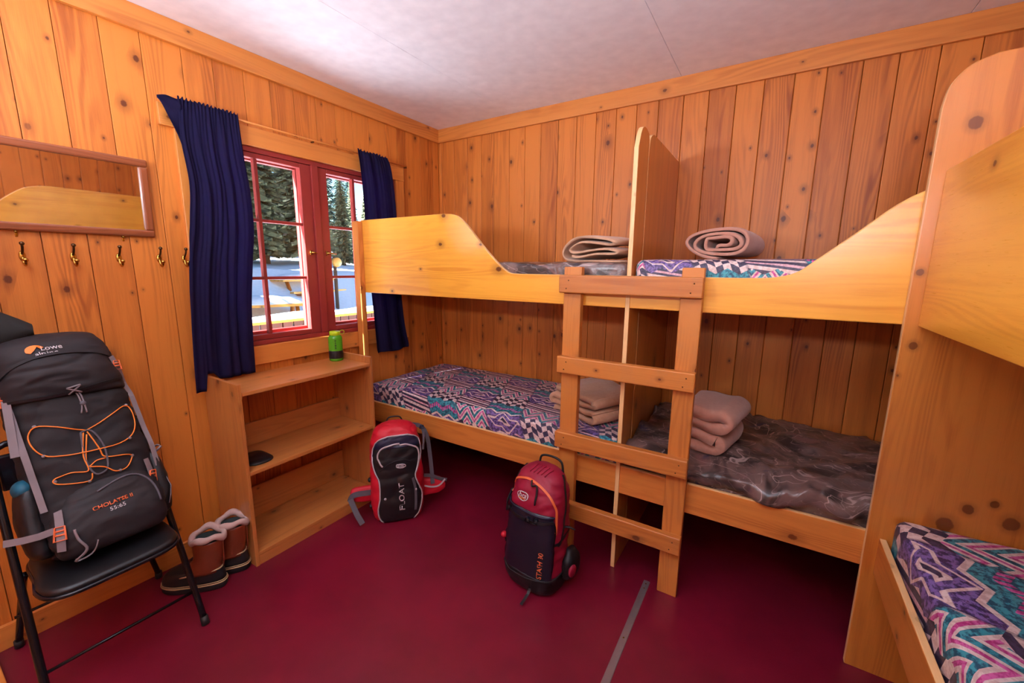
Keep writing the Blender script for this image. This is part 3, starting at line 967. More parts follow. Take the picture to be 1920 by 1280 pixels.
# metal floor strip
mb = MB(); mb.prism([(2.150, 0.0), (2.152, 0.003), (2.166, 0.0045), (2.180, 0.003), (2.182, 0.0)], 'y', -3.4, -0.905)
st = mb.build('floor_strip', 'steel'); tag(st, 'flat metal strip screwed over the joint in the red floor', 'floor strip')
for y in (-0.93, -0.965, -1.3, -1.65):
    mb = MB(); mb.lathe([(0.004, 0), (0.003, 0.0012)], (2.166, y, 0.0045), 10); mb.build('screw', 'brass', st)

# ================================================================== MATTRESSES
def mattress(name, label, x0, x1, y0, y1, z0, z1, mat, r=0.035, wr=0.004, seed=0, grain='x', n=None, hang=0.0, cat='mattress', group=None, us=1.0):
    mb = MB()
    nx = max(8, int((x1 - x0) / 0.02)); ny = max(8, int((y1 - y0) / 0.02)); nz = max(4, int((z1 - z0) / 0.02))
    bm = mb.bm
    cache = {}
    def V(i, j, k):
        key = (i, j, k)
        if key not in cache:
            cache[key] = bm.verts.new((x0 + (x1 - x0) * i / nx, y0 + (y1 - y0) * j / ny, z0 + (z1 - z0) * k / nz))
        return cache[key]
    for i in range(nx):
        for j in range(ny):
            bm.faces.new((V(i, j, nz), V(i + 1, j, nz), V(i + 1, j + 1, nz), V(i, j + 1, nz)))
            bm.faces.new((V(i, j, 0), V(i, j + 1, 0), V(i + 1, j + 1, 0), V(i + 1, j, 0)))
    for i in range(nx):
        for k in range(nz):
            bm.faces.new((V(i, 0, k), V(i + 1, 0, k), V(i + 1, 0, k + 1), V(i, 0, k + 1)))
            bm.faces.new((V(i, ny, k), V(i, ny, k + 1), V(i + 1, ny, k + 1), V(i + 1, ny, k)))
    for j in range(ny):
        for k in range(nz):
            bm.faces.new((V(0, j, k), V(0, j, k + 1), V(0, j + 1, k + 1), V(0, j + 1, k)))
            bm.faces.new((V(nx, j, k), V(nx, j + 1, k), V(nx, j + 1, k + 1), V(nx, j, k + 1)))
    # uv before rounding: unfold over the top edge
    for f in bm.faces:
        f.smooth = True
        c = f.calc_center_median()
        for l in f.loops:
            p = l.vert.co
            a, b_ = p.x, p.y
            if abs(c.y - y0) < 1e-4: b_ = y0 - (z1 - p.z)
            elif abs(c.y - y1) < 1e-4: b_ = y1 + (z1 - p.z)
            elif abs(c.x - x0) < 1e-4: a = x0 - (z1 - p.z)
            elif abs(c.x - x1) < 1e-4: a = x1 + (z1 - p.z)
            l[mb.uvl].uv = (a * us + seed * 1.37, b_ * us + seed * 0.71) if grain == 'x' else (b_ * us + seed * 1.37, a * us + seed * 0.71)
    lo = Vector((x0 + r, y0 + r, z0 + r * 0.6)); hi = Vector((x1 - r, y1 - r, z1 - r))
    for v in bm.verts:
        c = Vector((min(max(v.co[i], lo[i]), hi[i]) for i in range(3)))
        d = v.co - c
        if d.length > 1e-6:
            m = max(abs(d.x), abs(d.y), abs(d.z))
            v.co = c + d.normalized() * (r if d.z >= 0 else max(r * 0.6, 0.02) if abs(d.z) == m else r)
        nrm = d.normalized() if d.length > 1e-6 else Vector((0, 0, 1))
        p = v.co
        if wr > 0.006:
            w1 = noise.fractal(Vector((p.x * 3.2 + seed, p.y * 6 + p.z * 6, seed)), 0.7, 2.2, 4)
            rid = 1 - abs(noise.noise(Vector((p.x * 4.5 + 3 * noise.noise(p * 2.1), p.y * 7 + seed, p.z * 5)))) * 2.4
            dd = wr * (w1 * 1.0 + max(0, rid) * 0.9)
            if p.z > z1 - 0.05 or hang: v.co += Vector((0, 0, 1)) * dd * 0.9 + (nrm * dd * 0.6 if p.z < z1 - 0.01 else Vector())
            if v.co.z < z0: v.co.z = z0
        else:
            puff = 0.006 * math.sin(PI * (p.x - x0) / (x1 - x0)) * math.sin(PI * (p.y - y0) / (y1 - y0))
            if p.z > z1 - r: v.co.z += puff + wr * noise.noise(p * 6)
            elif d.y < -1e-6: v.co.y += min(0, wr * noise.noise(Vector((p.x * 9, 0, p.z * 9)))) 
        v.co.y = max(y0, min(y1, v.co.y))
        if hang and p.z > 0.600 and p.y < y0 + 0.10 and p.x < 2.95:
            k_ = min(1, (2.95 - p.x) / 0.03) * min(1, (p.z - 0.600) / 0.03) * (1 - (p.y - y0) / 0.10)
            wv_ = noise.noise(Vector((p.x * 5.5, 2.0, 0))) + 0.5 * noise.noise(Vector((p.x * 13, 5.0, p.z * 6)))
            v.co.y -= k_ * (0.034 + 0.050 * wv_)
            v.co.z -= k_ * (0.024 + 0.055 * noise.noise(Vector((p.x * 5.5, 9.0, 0))))
        v.co.x = max(x0, min(x1, v.co.x))
    o = mb.build(name, mat, recalc=False)
    return tag(o, label, cat, group)


mg = 'bunk mattresses'
mattress('mattress', 'teal and purple patterned mattress on the lower left bunk', 0.022, 1.962, -0.872, -0.02, 0.495, 0.705, 'aztec', seed=1, group=mg, us=0.85)
mattress('mattress', 'crumpled dark brown veined mattress on the lower bunk behind the ladder', 1.994, 3.90, -0.872, -0.02, 0.495, 0.690, 'marble', r=0.04, wr=0.022, seed=4, group=mg, hang=1)
mattress('mattress', 'dark brown veined mattress on the upper left bunk', 0.022, 1.962, -0.872, -0.02, 1.442, 1.605, 'marble', r=0.035, wr=0.010, seed=6, group=mg)
mattress('mattress', 'patterned mattress on the upper bunk right of the divider', 1.994, 3.90, -0.872, -0.02, 1.442, 1.625, 'aztec', seed=11, group=mg)
mattress('mattress', 'teal and purple patterned mattress on the lower right-hand bunk, nearest the viewer', 3.030, 3.90, -2.95, -0.93, 0.495, 0.690, 'aztec', seed=17, grain='y', group=mg, us=0.62)

# ================================================================== BLANKETS
def ribbon_profile(path, th):
    path = [Vector(p) for p in path]
    L, Rr = [], []
    for i, p in enumerate(path):
        t = (path[min(i + 1, len(path) - 1)] - path[max(i - 1, 0)]).normalized()
        nn = Vector((-t.y, t.x))
        L.append(p + nn * th / 2); Rr.append(p - nn * th / 2)
    return L + Rr[::-1]


def blanket(name, label, path, th, base, rotz, length, mat, seed, tilt=0.0, rough=0.004, group='folded blankets'):
    """path in (across, up); extruded along local y"""
    prof = ribbon_profile(path, th)
    mb = MB()
    rings = []
    n = 26
    for i in range(n + 1):
        t = i / n
        rg = []
        for j, p in enumerate(prof):
            e = 1 - 0.05 * (abs(2 * t - 1) ** 6)
            q = Vector((p.x * e, (t - 0.5) * length, p.y * e))
            q += Vector((noise.noise(q * 7 + Vector((seed, 0, 0))), 0.6 * noise.noise(q * 5 + Vector((0, seed, 0))), 0.8 * noise.noise(q * 6 + Vector((0, 0, seed))))) * rough * 2.2
            if i in (0, n): q.y += 0.012 * math.sin(j * 0.12 + seed)
            q.z = max(q.z, 0.001)
            rg.append(q)
        rings.append(rg)
    mb.loft(rings, cap=False, closed=True)
    # end caps as strips between the two sides of the ribbon
    bm = mb.bm; bm.verts.ensure_lookup_table()
    m = len(prof)
    for base_i, rev in ((0, False), (n * m, True)):
        for k in range(m // 2 - 1):
            a, b_, c, d = base_i + k, base_i + k + 1, base_i + m - 2 - k, base_i + m - 1 - k
            f = [bm.verts[a], bm.verts[b_], bm.verts[c], bm.verts[d]]
            try:
                fc = bm.faces.new(f if rev else f[::-1]); fc.smooth = True
            except ValueError:
                pass
    o = mb.build(name, mat)
    o.location = base
    o.rotation_euler = (tilt, 0, rotz)
    return tag(o, label, 'blanket', group)


# rolled blanket, upper right bunk: a flattened spiral
sp = []
turns = 3.1
for i in range(130):
    t = i / 129
    a = -0.5 * PI - turns * 2 * PI * (1 - t)
    rr = 0.22 + 0.78 * t
    sp.append((0.168 * rr * math.cos(a) + 0.01 * math.sin(a * 2.3), 0.088 + 0.078 * rr * math.sin(a) + 0.006 * math.sin(a * 3.1 + 1) * (1 - t)))
blanket('blanket', 'dusty pink blanket rolled up on the upper bunk right of the divider', sp, 0.0150, (2.345, -0.36, 1.626), R(-8), 0.42, 'blanket_pink', 2.0)
# folded blanket, upper left bunk
def folds(w, h, layers, th, slant=0.0, seed=0):
    rng = random.Random(seed)
    pts = []
    for k in range(layers):
        z = th / 2 + k * (h - th) / (layers - 1)
        x0, x1 = -w / 2 + rng.uniform(-.012, .012) + slant * k, w / 2 + rng.uniform(-.012, .012) + slant * k
        a, b_ = (x0, x1) if k % 2 == 0 else (x1, x0)
        for q in range(10):
            x = a + (b_ - a) * q / 9
            pts.append((x, z + 0.004 * math.sin(x * 40 + k)))
        if k < layers - 1:
            dz = (h - th) / (layers - 1)
            s = 1 if b_ > a else -1
            for q in range(1, 6):
                an = -PI / 2 + PI * q / 6
                pts.append((b_ + s * dz * 0.6 * math.cos(an), z + dz / 2 + dz / 2 * math.sin(an)))
    return pts
k__ = 1.0
p = [(0.19, 0.012), (0.05, 0.012), (-0.10, 0.014), (-0.17, 0.022), (-0.195, 0.05), (-0.18, 0.085), (-0.13, 0.118), (-0.06, 0.132), (0.04, 0.128), (0.12, 0.118), (0.15, 0.104),
     (0.12, 0.094), (0.03, 0.104), (-0.06, 0.108), (-0.11, 0.095), (-0.14, 0.07), (-0.10, 0.055), (0.0, 0.066), (0.10, 0.074), (0.155, 0.064), (0.14, 0.052), (0.03, 0.048), (-0.08, 0.034), (-0.12, 0.040)]
blanket('blanket', 'pale tan blanket folded over on the upper left bunk beside the divider', [(v.x * 1.08, v.y * 1.15) for v in spline(p, 7)], 0.012, (1.73, -0.44, 1.606), R(-14), 0.42, 'blanket_tan', 5.0)
# lower left: flat pile with a loose corner
blanket('blanket', 'peach blanket folded flat on the lower left bunk, behind the ladder', [(v.x, v.y) for v in spline(folds(0.34, 0.16, 4, 0.03, 0.004, 3), 3)], 0.028, (1.700, -0.52, 0.711), R(-24), 0.38, 'blanket_tan', 8.0)
# lower right: taller pile, fold faces to the front right
blanket('blanket', 'pink blanket folded in a tall pile on the lower bunk behind the ladder', [(v.x, v.y) for v in spline(folds(0.17, 0.23, 4, 0.05, 0.008, 5), 3)], 0.05, (2.335, -0.56, 0.690), R(-10), 0.34, 'blanket_pink', 12.0)

# ================================================================== SMALL THINGS
# water bottle on the shelf unit
bt = thing('water_bottle', 'green plastic water bottle with a dark lower band on top of the shelf unit', 'bottle', (0.125, -1.195, 0.957))
c = (0.125, -1.195, 0.957)
mb = MB(); mb.lathe([(0.036, 0.0), (0.042, 0.003), (0.0435, 0.012), (0.0435, 0.150), (0.042, 0.158), (0.034, 0.170), (0.030, 0.174), (0.030, 0.180)], c, 40)
bo = mb.build('bottle_body', 'bottle', bt)
mb = MB(); mb.lathe([(0.0438, 0.018), (0.0446, 0.020), (0.0446, 0.068), (0.0438, 0.070)], c, 40); mb.build('dark_band', 'coal', bt)
for z in (0.078, 0.125):
    mb = MB(); mb.tube([(c[0] + 0.0436 * math.cos(2 * PI * k / 40), c[1] + 0.0436 * math.sin(2 * PI * k / 40), c[2] + z) for k in range(40)], 0.0012, 6, closed=True)
    mb.build('ring_mark', 'bottle', bo)
mb = MB(); mb.lathe([(0.032, 0.172), (0.034, 0.174), (0.034, 0.194), (0.031, 0.198), (0.001, 0.199)], c, 32); ld = mb.build('lid', 'lid', bt)
mb = MB(); mb.tube([(c[0] + 0.004 + 0.0 * k, c[1] + 0.050 + 0.018 * math.cos(2 * PI * k / 20), c[2] + 0.186 + 0.013 * math.sin(2 * PI * k / 20)) for k in range(20)], 0.0022, 8, closed=True)
mb.build('lid_loop', 'lid', ld)
mb = MB()
ang0 = math.atan2(-1.68, 2.44)
for i, (za, ww, hh) in enumerate(((0.140, 0.010, 0.006), (0.128, 0.004, 0.010), (0.120, 0.008, 0.005), (0.108, 0.010, 0.007), (0.098, 0.005, 0.008), (0.088, 0.008, 0.006))):
    a0 = ang0 - ww / 0.09; a1 = ang0 + ww / 0.09
    mb.loft([[Vector((c[0] + 0.0441 * math.cos(a0 + (a1 - a0) * k / 4), c[1] + 0.0441 * math.sin(a0 + (a1 - a0) * k / 4), c[2] + z)) for k in range(5)] for z in (za - hh / 2, za + hh / 2)], cap=False, closed=False)
mb.build('printed_mark', 'coal', bt, recalc=False)

# dark folded cloth on the middle shelf
mb = MB()
rows = []
for i in range(17):
    t = i / 16
    row = []
    for k in range(13):
        s = k / 12
        a, b_ = 2 * t - 1, 2 * s - 1
        x = 0.24 + 0.10 * a * (1 - 0.25 * abs(b_) ** 3); y = -1.815 + 0.075 * b_ * (1 - 0.2 * abs(a) ** 3)
        z = 0.534 + 0.016 * (1 - a ** 6) * (1 - b_ ** 6) + 0.004 * noise.noise(Vector((x * 20, y * 20, 0)))
        row.append(Vector((x, y, max(z, 0.534))))
    rows.append(row)
mb.loft(rows, cap=False, closed=False)
tag(mb.build('folded_hat', 'coal', solid=0.003, recalc=False, solid_off=1), 'small black folded knit hat lying on the middle shelf', 'hat')

# ------------------------------------------------------------------ snow boots
def foot(L, W, z, k=1.0, n=36):
    """outline of a sole, toe towards +y"""
    pts = []
    for i in range(n):
        a = 2 * PI * i / n
        y = math.sin(a); x = math.cos(a)
        w = W * (0.50 + 0.06 * math.sin(y * 2.2)) * (0.94 if abs(y) < 0.3 else 1.0)
        xx = math.copysign(abs(x) ** 0.75, x) * w
        yy = math.copysign(abs(y) ** 0.92, y) * L / 2
        pts.append(Vector((xx * k, yy * k, z)))
    return pts


def make_boot():
    r = thing('snow_boot', None, 'boot', group='pair of snow boots')
    mb = MB()
    mb.loft([foot(0.285, 0.112, 0.0), foot(0.292, 0.118, 0.006), foot(0.292, 0.118, 0.026), foot(0.286, 0.112, 0.032)])
    mb.build('sole', 'rubber', r, local=True)
    mb = MB()
    def sh(z, yc, L, W):
        return [p + Vector((0, yc, 0)) for p in foot(L, W, z)]
    mb.loft([sh(0.031, 0, 0.282, 0.108), sh(0.055, 0, 0.284, 0.112), sh(0.075, -0.002, 0.276, 0.110), sh(0.092, -0.010, 0.252, 0.106), sh(0.104, -0.028, 0.210, 0.104), sh(0.108, -0.045, 0.170, 0.100)])
    mb.build('rubber_shell', 'rubber', r, local=True)
    for z, yc, L, W, m_ in ((0.033, 0, 0.293, 0.119, 0.0035), (0.042, 0, 0.291, 0.117, 0.0022)):
        mb = MB(); mb.tube(sh(z, yc, L, W), m_, 6, closed=True); mb.build('welt', 'cream_rub', r, local=True)
    mb = MB(); mb.tube([Vector((p.x, p.y, 0.104 - 0.022 * max(0, (p.y + 0.045) / 0.1))) for p in sh(0.1, -0.030, 0.208, 0.108)], 0.0038, 6, closed=True)
    mb.build('welt', 'cream_rub', r, local=True)
    mb = MB()
    rings = []
    for z, yc, L, W in ((0.09, -0.035, 0.19, 0.104), (0.12, -0.055, 0.150, 0.104), (0.15, -0.072, 0.128, 0.106), (0.19, -0.080, 0.124, 0.110), (0.23, -0.082, 0.128, 0.114), (0.262, -0.084, 0.134, 0.118)):
        rg = []
        for i in range(36):
            a = 2 * PI * i / 36
            p = Vector((math.cos(a) * W / 2, yc + math.sin(a) * L / 2, z))
            p += Vector((math.cos(a), math.sin(a), 0)) * 0.004 * noise.noise(Vector((a * 1.2, z * 40, 1)))
            rg.append(p)
        rings.append(rg)
    rings = [list(x) for x in zip(*[spline(col, 3) for col in zip(*rings)])]
    mb.loft(rings, cap=False)
    up_ = mb.build('leather_shaft', 'leather', r, local=True, solid=0.004, recalc=False)
    mb = MB()
    cu = []
    for i in range(40):
        a = 2 * PI * i / 40
        cu.append(Vector((math.cos(a) * 0.060, -0.085 + math.sin(a) * 0.068, 0.274 + 0.010 * math.sin(a * 2 + 0.6) + 0.004 * math.sin(a * 5))))
    mb.tube(cu, [0.013 + 0.002 * math.sin(i * 0.7) for i in range(40)], 10, closed=True)
    for v in mb.bm.verts: v.co.z = 0.272 + (v.co.z - 0.272) * 1.25
    mb.build('fleece_cuff', 'fleece', r, local=True)
    mb = MB()
    mb.loft([[Vector((math.cos(2 * PI * i / 28) * q * 0.053, -0.084 + math.sin(2 * PI * i / 28) * q * 0.060, z)) for i in range(28)] for q, z in ((0.5, 0.14), (0.93, 0.16), (0.95, 0.265))], cap=False)
    mb.build('liner', 'liner', r, local=True, solid=0.002, recalc=False)
    # heel tab and back seam
    mb = MB(); mb.tube([(0.0, -0.152, 0.25), (0.0, -0.149, 0.2), (0.0, -0.146, 0.14), (0.0, -0.141, 0.108)], 0.004, 6, flat=0.6)
    mb.build('back_seam', 'leather', up_, local=True)
    return r


def text_mesh(body, size, font_scale=1.0, shear=0.0, extrude=0.0004, bold=0.0, spacing=1.0):
    cu = bpy.data.curves.new('t', 'FONT')
    cu.body = body; cu.size = size; cu.align_x = 'CENTER'; cu.align_y = 'CENTER'
    cu.shear = shear; cu.offset = bold; cu.space_character = spacing
    cu.resolution_u = 3
    o = bpy.data.objects.new('t', cu)
    COL.objects.link(o)
    dg = bpy.context.evaluated_depsgraph_get(); dg.update()
    me = bpy.data.meshes.new_from_object(o.evaluated_get(dg))
    bpy.data.objects.remove(o)
    return me


boot = make_boot()
for i, (x, y, rz, lb) in enumerate(((0.268, -2.160, R(128), 'brown leather snow boot half behind the chair leg, nearer the chair'),
                                    (0.243, -2.042, R(132), 'brown leather snow boot right beside the shelf unit'))):
    o = boot if i == 0 else copy_tree(boot)
    o.location = (x, y, 0.0); o.rotation_euler = (0, 0, rz); o['label'] = lb

# ------------------------------------------------------------------ folding chair
ch = thing('folding_chair', 'black metal folding chair with padded seat carrying the big black pack', 'chair', (0.35, -2.45, 0))
yr, yl_ = -2.237, -2.705
for y, dy in ((yr, -0.03), (yl_, 0.02)):
    mb = MB(); mb.tube(spline([(0.556, y, 0.02), (0.376, y + dy * 0.4, 0.45), (0.256, y + dy * 0.7, 0.75), (0.20, y + dy, 0.90)], 6), 0.0125, 14); f = mb.build('front_leg', 'black_metal', ch)
    mb = MB(); mb.tube([(0.565, y, 0.0), (0.553, y, 0.034)], 0.0155, 12); mb.build('rubber_foot', 'rubber', f)
    mb = MB(); mb.tube(spline([(0.045, y, 0.02), (0.10, y + dy * 1.2, 0.22), (0.28, y + dy * 1.5, 0.425)], 6), 0.0115, 12); f = mb.build('rear_leg', 'black_metal', ch)
    mb = MB(); mb.tube([(0.041, y, 0.0), (0.047, y, 0.034)], 0.0148, 12); mb.build('rubber_foot', 'rubber', f)
mb = MB(); mb.tube([(0.20, yr - 0.03, 0.90), (0.19, yr - 0.06, 0.915), (0.19, yl_ + 0.06, 0.915), (0.20, yl_ + 0.02, 0.90)], 0.0125, 12); mb.build('top_rail', 'black_metal', ch)
mb = MB(); mb.box(0.195, 0.215, yl_ + 0.03, yr - 0.04, 0.74, 0.88); mb.build('backrest', 'black_metal', ch, bevel=0.008)
mb = MB(); mb.tube([(0.498, yl_, 0.138), (0.498, yr, 0.138)], 0.0062, 10); mb.build('cross_bar', 'black_metal', ch)
for z, x in ((0.30, 0.44),):
    mb = MB(); mb.tube([(0.085, yl_, 0.16), (0.085, yr, 0.16)], 0.0062, 10); mb.build('cross_bar', 'black_metal', ch)
seat = []
def seat_ring(z, k):
    pts = []
    sx0, sx1, sy0, sy1 = 0.185, 0.585, -2.675, -2.272
    cx, cy = (sx0 + sx1) / 2, (sy0 + sy1) / 2
    for i in range(48):
        a = 2 * PI * i / 48
        e = 0.42
        x = math.copysign(abs(math.cos(a)) ** e, math.cos(a)) * (sx1 - sx0) / 2 * k
        y = math.copysign(abs(math.sin(a)) ** e, math.sin(a)) * (sy1 - sy0) / 2 * k * (1 - 0.06 * (x < 0))
        pts.append(Vector((cx + x, cy + y, z)))
    return pts
mb = MB(); mb.loft([seat_ring(0.436, 0.94), seat_ring(0.438, 0.985), seat_ring(0.448, 1.0), seat_ring(0.458, 0.985), seat_ring(0.463, 0.93), seat_ring(0.464, 0.6)]); s_ = mb.build('seat', 'vinyl', ch)
mb = MB(); mb.tube(seat_ring(0.436, 1.0), 0.008, 8, closed=True); mb.build('seat_frame', 'black_metal', ch)

# ================================================================== BACKPACKS
def bag_mesh(sections, nseg=72, sub=9, crease=0.004, seed=0.0, freq=(9, 9, 22)):
    """sections: (z, cx, cy, hw, hd, exponent)"""
    S = spline([Vector(s) for s in sections], sub)
    mb = MB()
    rings = []
    for s in S:
        z, cx, cy, hw, hd, ex = s
        rg = []
        for i in range(nseg):
            a = 2 * PI * i / nseg
            c_, s_ = math.cos(a), math.sin(a)
            x = math.copysign(abs(c_) ** (2 / ex), c_) * hw
            y = math.copysign(abs(s_) ** (2 / ex), s_) * hd
            p = Vector((cx + x, cy + y, z))
            n_ = noise.fractal(Vector((p.x * freq[0] + seed, p.y * freq[1], p.z * freq[2])), 0.8, 2.0, 3)
            n_ -= 0.9 * max(0, 1 - 7 * abs(noise.noise(Vector((p.x * freq[0] * 0.7, seed, p.z * freq[2] * 0.8 + 1.5 * noise.noise(p * 5))))))
            p += Vector((c_, s_, 0)) * crease * n_
            rg.append(p)
        rings.append(rg)
    mb.loft(rings)
    return mb


def fr(b_, u, v, off=0.002, d=(0, 1, 0), o=None):
    d = Vector(d)
    org = Vector(o) if o else Vector((u, -1.0, v))
    h, n_, _, _ = b_.ray_cast(org, d)
    if h is None:
        h, n_, _, _ = b_.find_nearest(Vector((u, -0.08, v)))
    if n_.dot(d) > 0: n_ = -n_
    return h + n_ * off, n_


def side(b_, y, v, sgn, off=0.002):
    return fr(b_, 0, 0, off, (-sgn, 0, 0), (sgn * 1.0, y, v))


def relax(pn, n=3):
    pn = [(p.copy(), n_.copy()) for p, n_ in pn]
    for _ in range(n):
        new = [pn[0]]
        for a, b_, c_ in zip(pn, pn[1:], pn[2:]):
            new.append(((a[0] + b_[0] * 2 + c_[0]) / 4, (a[1] + b_[1] + c_[1]).normalized()))
        pn = new + [pn[-1]]
    return pn


def strip(mb, pn, w, th=0.0022):
    """ribbon following (point, normal) pairs"""
    if len(pn) > 6: pn = relax(pn, 4)
    rows = []
    N = len(pn)
    for i, (p, n_) in enumerate(pn):
        t = (pn[min(i + 1, N - 1)][0] - pn[max(i - 1, 0)][0]).normalized()
        s = t.cross(n_).normalized() * (w[i] if isinstance(w, list) else w) / 2
        rows.append([p - s, p + s, p + s + n_ * th, p - s + n_ * th])
    mb.loft(rows, smooth=False)


def on_front(b_, pts, off=0.003, n=6, d=(0, 1, 0)):
    return relax([fr(b_, q[0], q[1], off, d) for q in spline(pts, n)], 2)


def patch(b_, rows, off=0.003, nu=22, sub=5):
    """cloth panel laid on the front; rows (v, u_left, u_right)"""
    Rw = spline([Vector(r_) for r_ in rows], sub)
    mb = MB()
    out = []
    for v, a, c_ in Rw:
        out.append([fr(b_, a + (c_ - a) * k / nu, v, off)[0] for k in range(nu + 1)])
    mb.loft(out, cap=False, closed=False)
    return mb


def lettering(b_, body, size, u, v, rot, off, mat, parent, name='lettering', shear=0.0, bold=0.0, sp=1.0, sx=1.0):
    me = text_mesh(body, size, shear=shear, bold=bold, spacing=sp)
    c_, s_ = math.cos(rot), math.sin(rot)
    for vt in me.vertices:
        x, y = vt.co.x * sx, vt.co.y
        p, n_ = fr(b_, u + x * c_ - y * s_, v + x * s_ + y * c_, off)
        vt.co = p
    o = bpy.data.objects.new(name, me)
    COL.objects.link(o)
    me.materials.clear(); me.materials.append(MAT[mat])
    o.parent = parent
    md = o.modifiers.new('s', 'SOLIDIFY'); md.thickness = 0.0006; md.offset = 0
    return o


def ring_on(b_, u, v, a, c_, r_, off, n=32):
    return [fr(b_, u + a * math.cos(2 * PI * k / n), v + c_ * math.sin(2 * PI * k / n), off)[0] for k in range(n)]


def buckle(parent, p, n_, up, w, h, mat='orange_print', name='buckle'):
    mb = MB()
    up = (Vector(up) - n_ * n_.dot(Vector(up))).normalized()
    s = up.cross(n_)
    q = lambda a, c_, e: p + s * a + up * c_ + n_ * e
    pts = [q(-w, -h, 0.004), q(w, -h, 0.004), q(w * 0.75, h, 0.004), q(-w * 0.75, h, 0.004)]
    mb.tube(pts, 0.0032, 6, closed=True)
    mb.tube([q(-w * 0.9, -h * 0.2, 0.004), q(w * 0.9, -h * 0.2, 0.004)], 0.003, 6)
    mb.tube([q(-w * 0.8, h * 0.4, 0.004), q(w * 0.8, h * 0.4, 0.004)], 0.003, 6)
    return mb.build(name, mat, parent, local=True)


# ---------------- big trekking pack on the chair
bp = thing('trekking_backpack', 'large black trekking backpack with orange cord leaning on the folding chair', 'backpack',
           (0.372, -2.452, 0.468), (R(-18.5), 0, R(90)))
mb = bag_mesh([(0.0, 0, 0.0, 0.13, 0.06, 3), (0.02, 0, 0, 0.168, 0.088, 3), (0.08, 0, 0, 0.188, 0.104, 3.2), (0.2, 0, 0, 0.190, 0.110, 3.2), (0.34, 0, 0, 0.186, 0.112, 3), (0.48, -0.005, 0, 0.180, 0.110, 3),
               (0.60, -0.012, 0, 0.170, 0.104, 3), (0.68, -0.018, 0, 0.150, 0.088, 3), (0.72, -0.02, 0, 0.12, 0.06, 3)], crease=0.010, seed=2.0, freq=(4, 6, 20))
B = mb.bvh(); body = mb.build('pack_body', 'pack_black', bp, local=True)
mb = bag_mesh([(0.0, 0.005, -0.085, 0.12, 0.02, 2.6), (0.015, 0.005, -0.090, 0.155, 0.050, 2.6), (0.08, 0.005, -0.092, 0.172, 0.066, 2.6), (0.15, 0.01, -0.088, 0.165, 0.062, 2.5), (0.21, 0.02, -0.082, 0.14, 0.050, 2.3), (0.25, 0.03, -0.08, 0.10, 0.035, 2.2), (0.262, 0.035, -0.08, 0.05, 0.02, 2.2)], crease=0.004, seed=5.0)
BP = mb.bvh(); pocket = mb.build('bottom_pocket', 'pack_dark', bp, local=True)
mb = bag_mesh([(0.60, -0.015, -0.010, 0.160, 0.085, 2.8), (0.61, -0.015, -0.012, 0.176, 0.112, 2.9), (0.66, -0.018, -0.012, 0.178, 0.124, 2.9), (0.72, -0.022, -0.010, 0.172, 0.124, 2.8), (0.78, -0.026, -0.004, 0.164, 0.116, 2.7),
               (0.83, -0.030, 0.004, 0.152, 0.100, 2.6), (0.865, -0.032, 0.012, 0.125, 0.072, 2.4), (0.878, -0.032, 0.018, 0.06, 0.03, 2.2)], crease=0.009, seed=9.0, freq=(6, 6, 12))
BL = mb.bvh(); lid = mb.build('lid', 'pack_dark', bp, local=True)
# overhanging flap edge of the lid
mb = MB(); strip(mb, on_front(BL, [(-0.19, 0.68), (-0.15, 0.735), (-0.07, 0.765), (0.02, 0.77), (0.09, 0.758), (0.14, 0.735)], 0.002), 0.012, 0.006); mb.build('lid_seam', 'pack_black', lid, local=True)
mb = MB()
hem = on_front(BL, [(-0.17, 0.618), (-0.09, 0.612), (0.0, 0.618), (0.08, 0.632), (0.14, 0.642)], 0.003)
strip(mb, hem, 0.010, 0.004); mb.build('lid_hem', 'coal', lid, local=True)
# side straps
for nm, pts, sg in (('strap', [(0.13, 0.74), (0.155, 0.66), (0.168, 0.56), (0.178, 0.44), (0.186, 0.32), (0.188, 0.24)], 1), ('strap', [(-0.178, 0.66), (-0.172, 0.55), (-0.168, 0.42), (-0.162, 0.30), (-0.158, 0.20)], -1)):
    mb = MB(); pn = []
    for q in spline(pts, 6):
        p, n_ = fr(B, q[0] * 0.94, min(q[1], 0.62), 0.006)
        n_ = Vector((0.35 * sg, -1, 0)).normalized()
        pn.append((Vector((q[0], p.y - 0.004, q[1])), n_))
    strip(mb, pn, 0.019, 0.002); st_ = mb.build('strap', 'grey_web', bp, local=True)
    k = 3 if sg > 0 else 2
    buckle(st_, pn[k][0], pn[k][1], (0, 0, 1), 0.013, 0.019)
    if sg < 0:
        mb = MB(); strip(mb, [(Vector((-0.176 - 0.012 * t, pn[4][0].y - 0.004, 0.62 - 0.20 * t)), Vector((-0.3, -1, 0)).normalized()) for t in (0, 0.3, 0.6, 1)], 0.022, 0.002)
        mb.build('strap_tail', 'grey_web', st_, local=True)
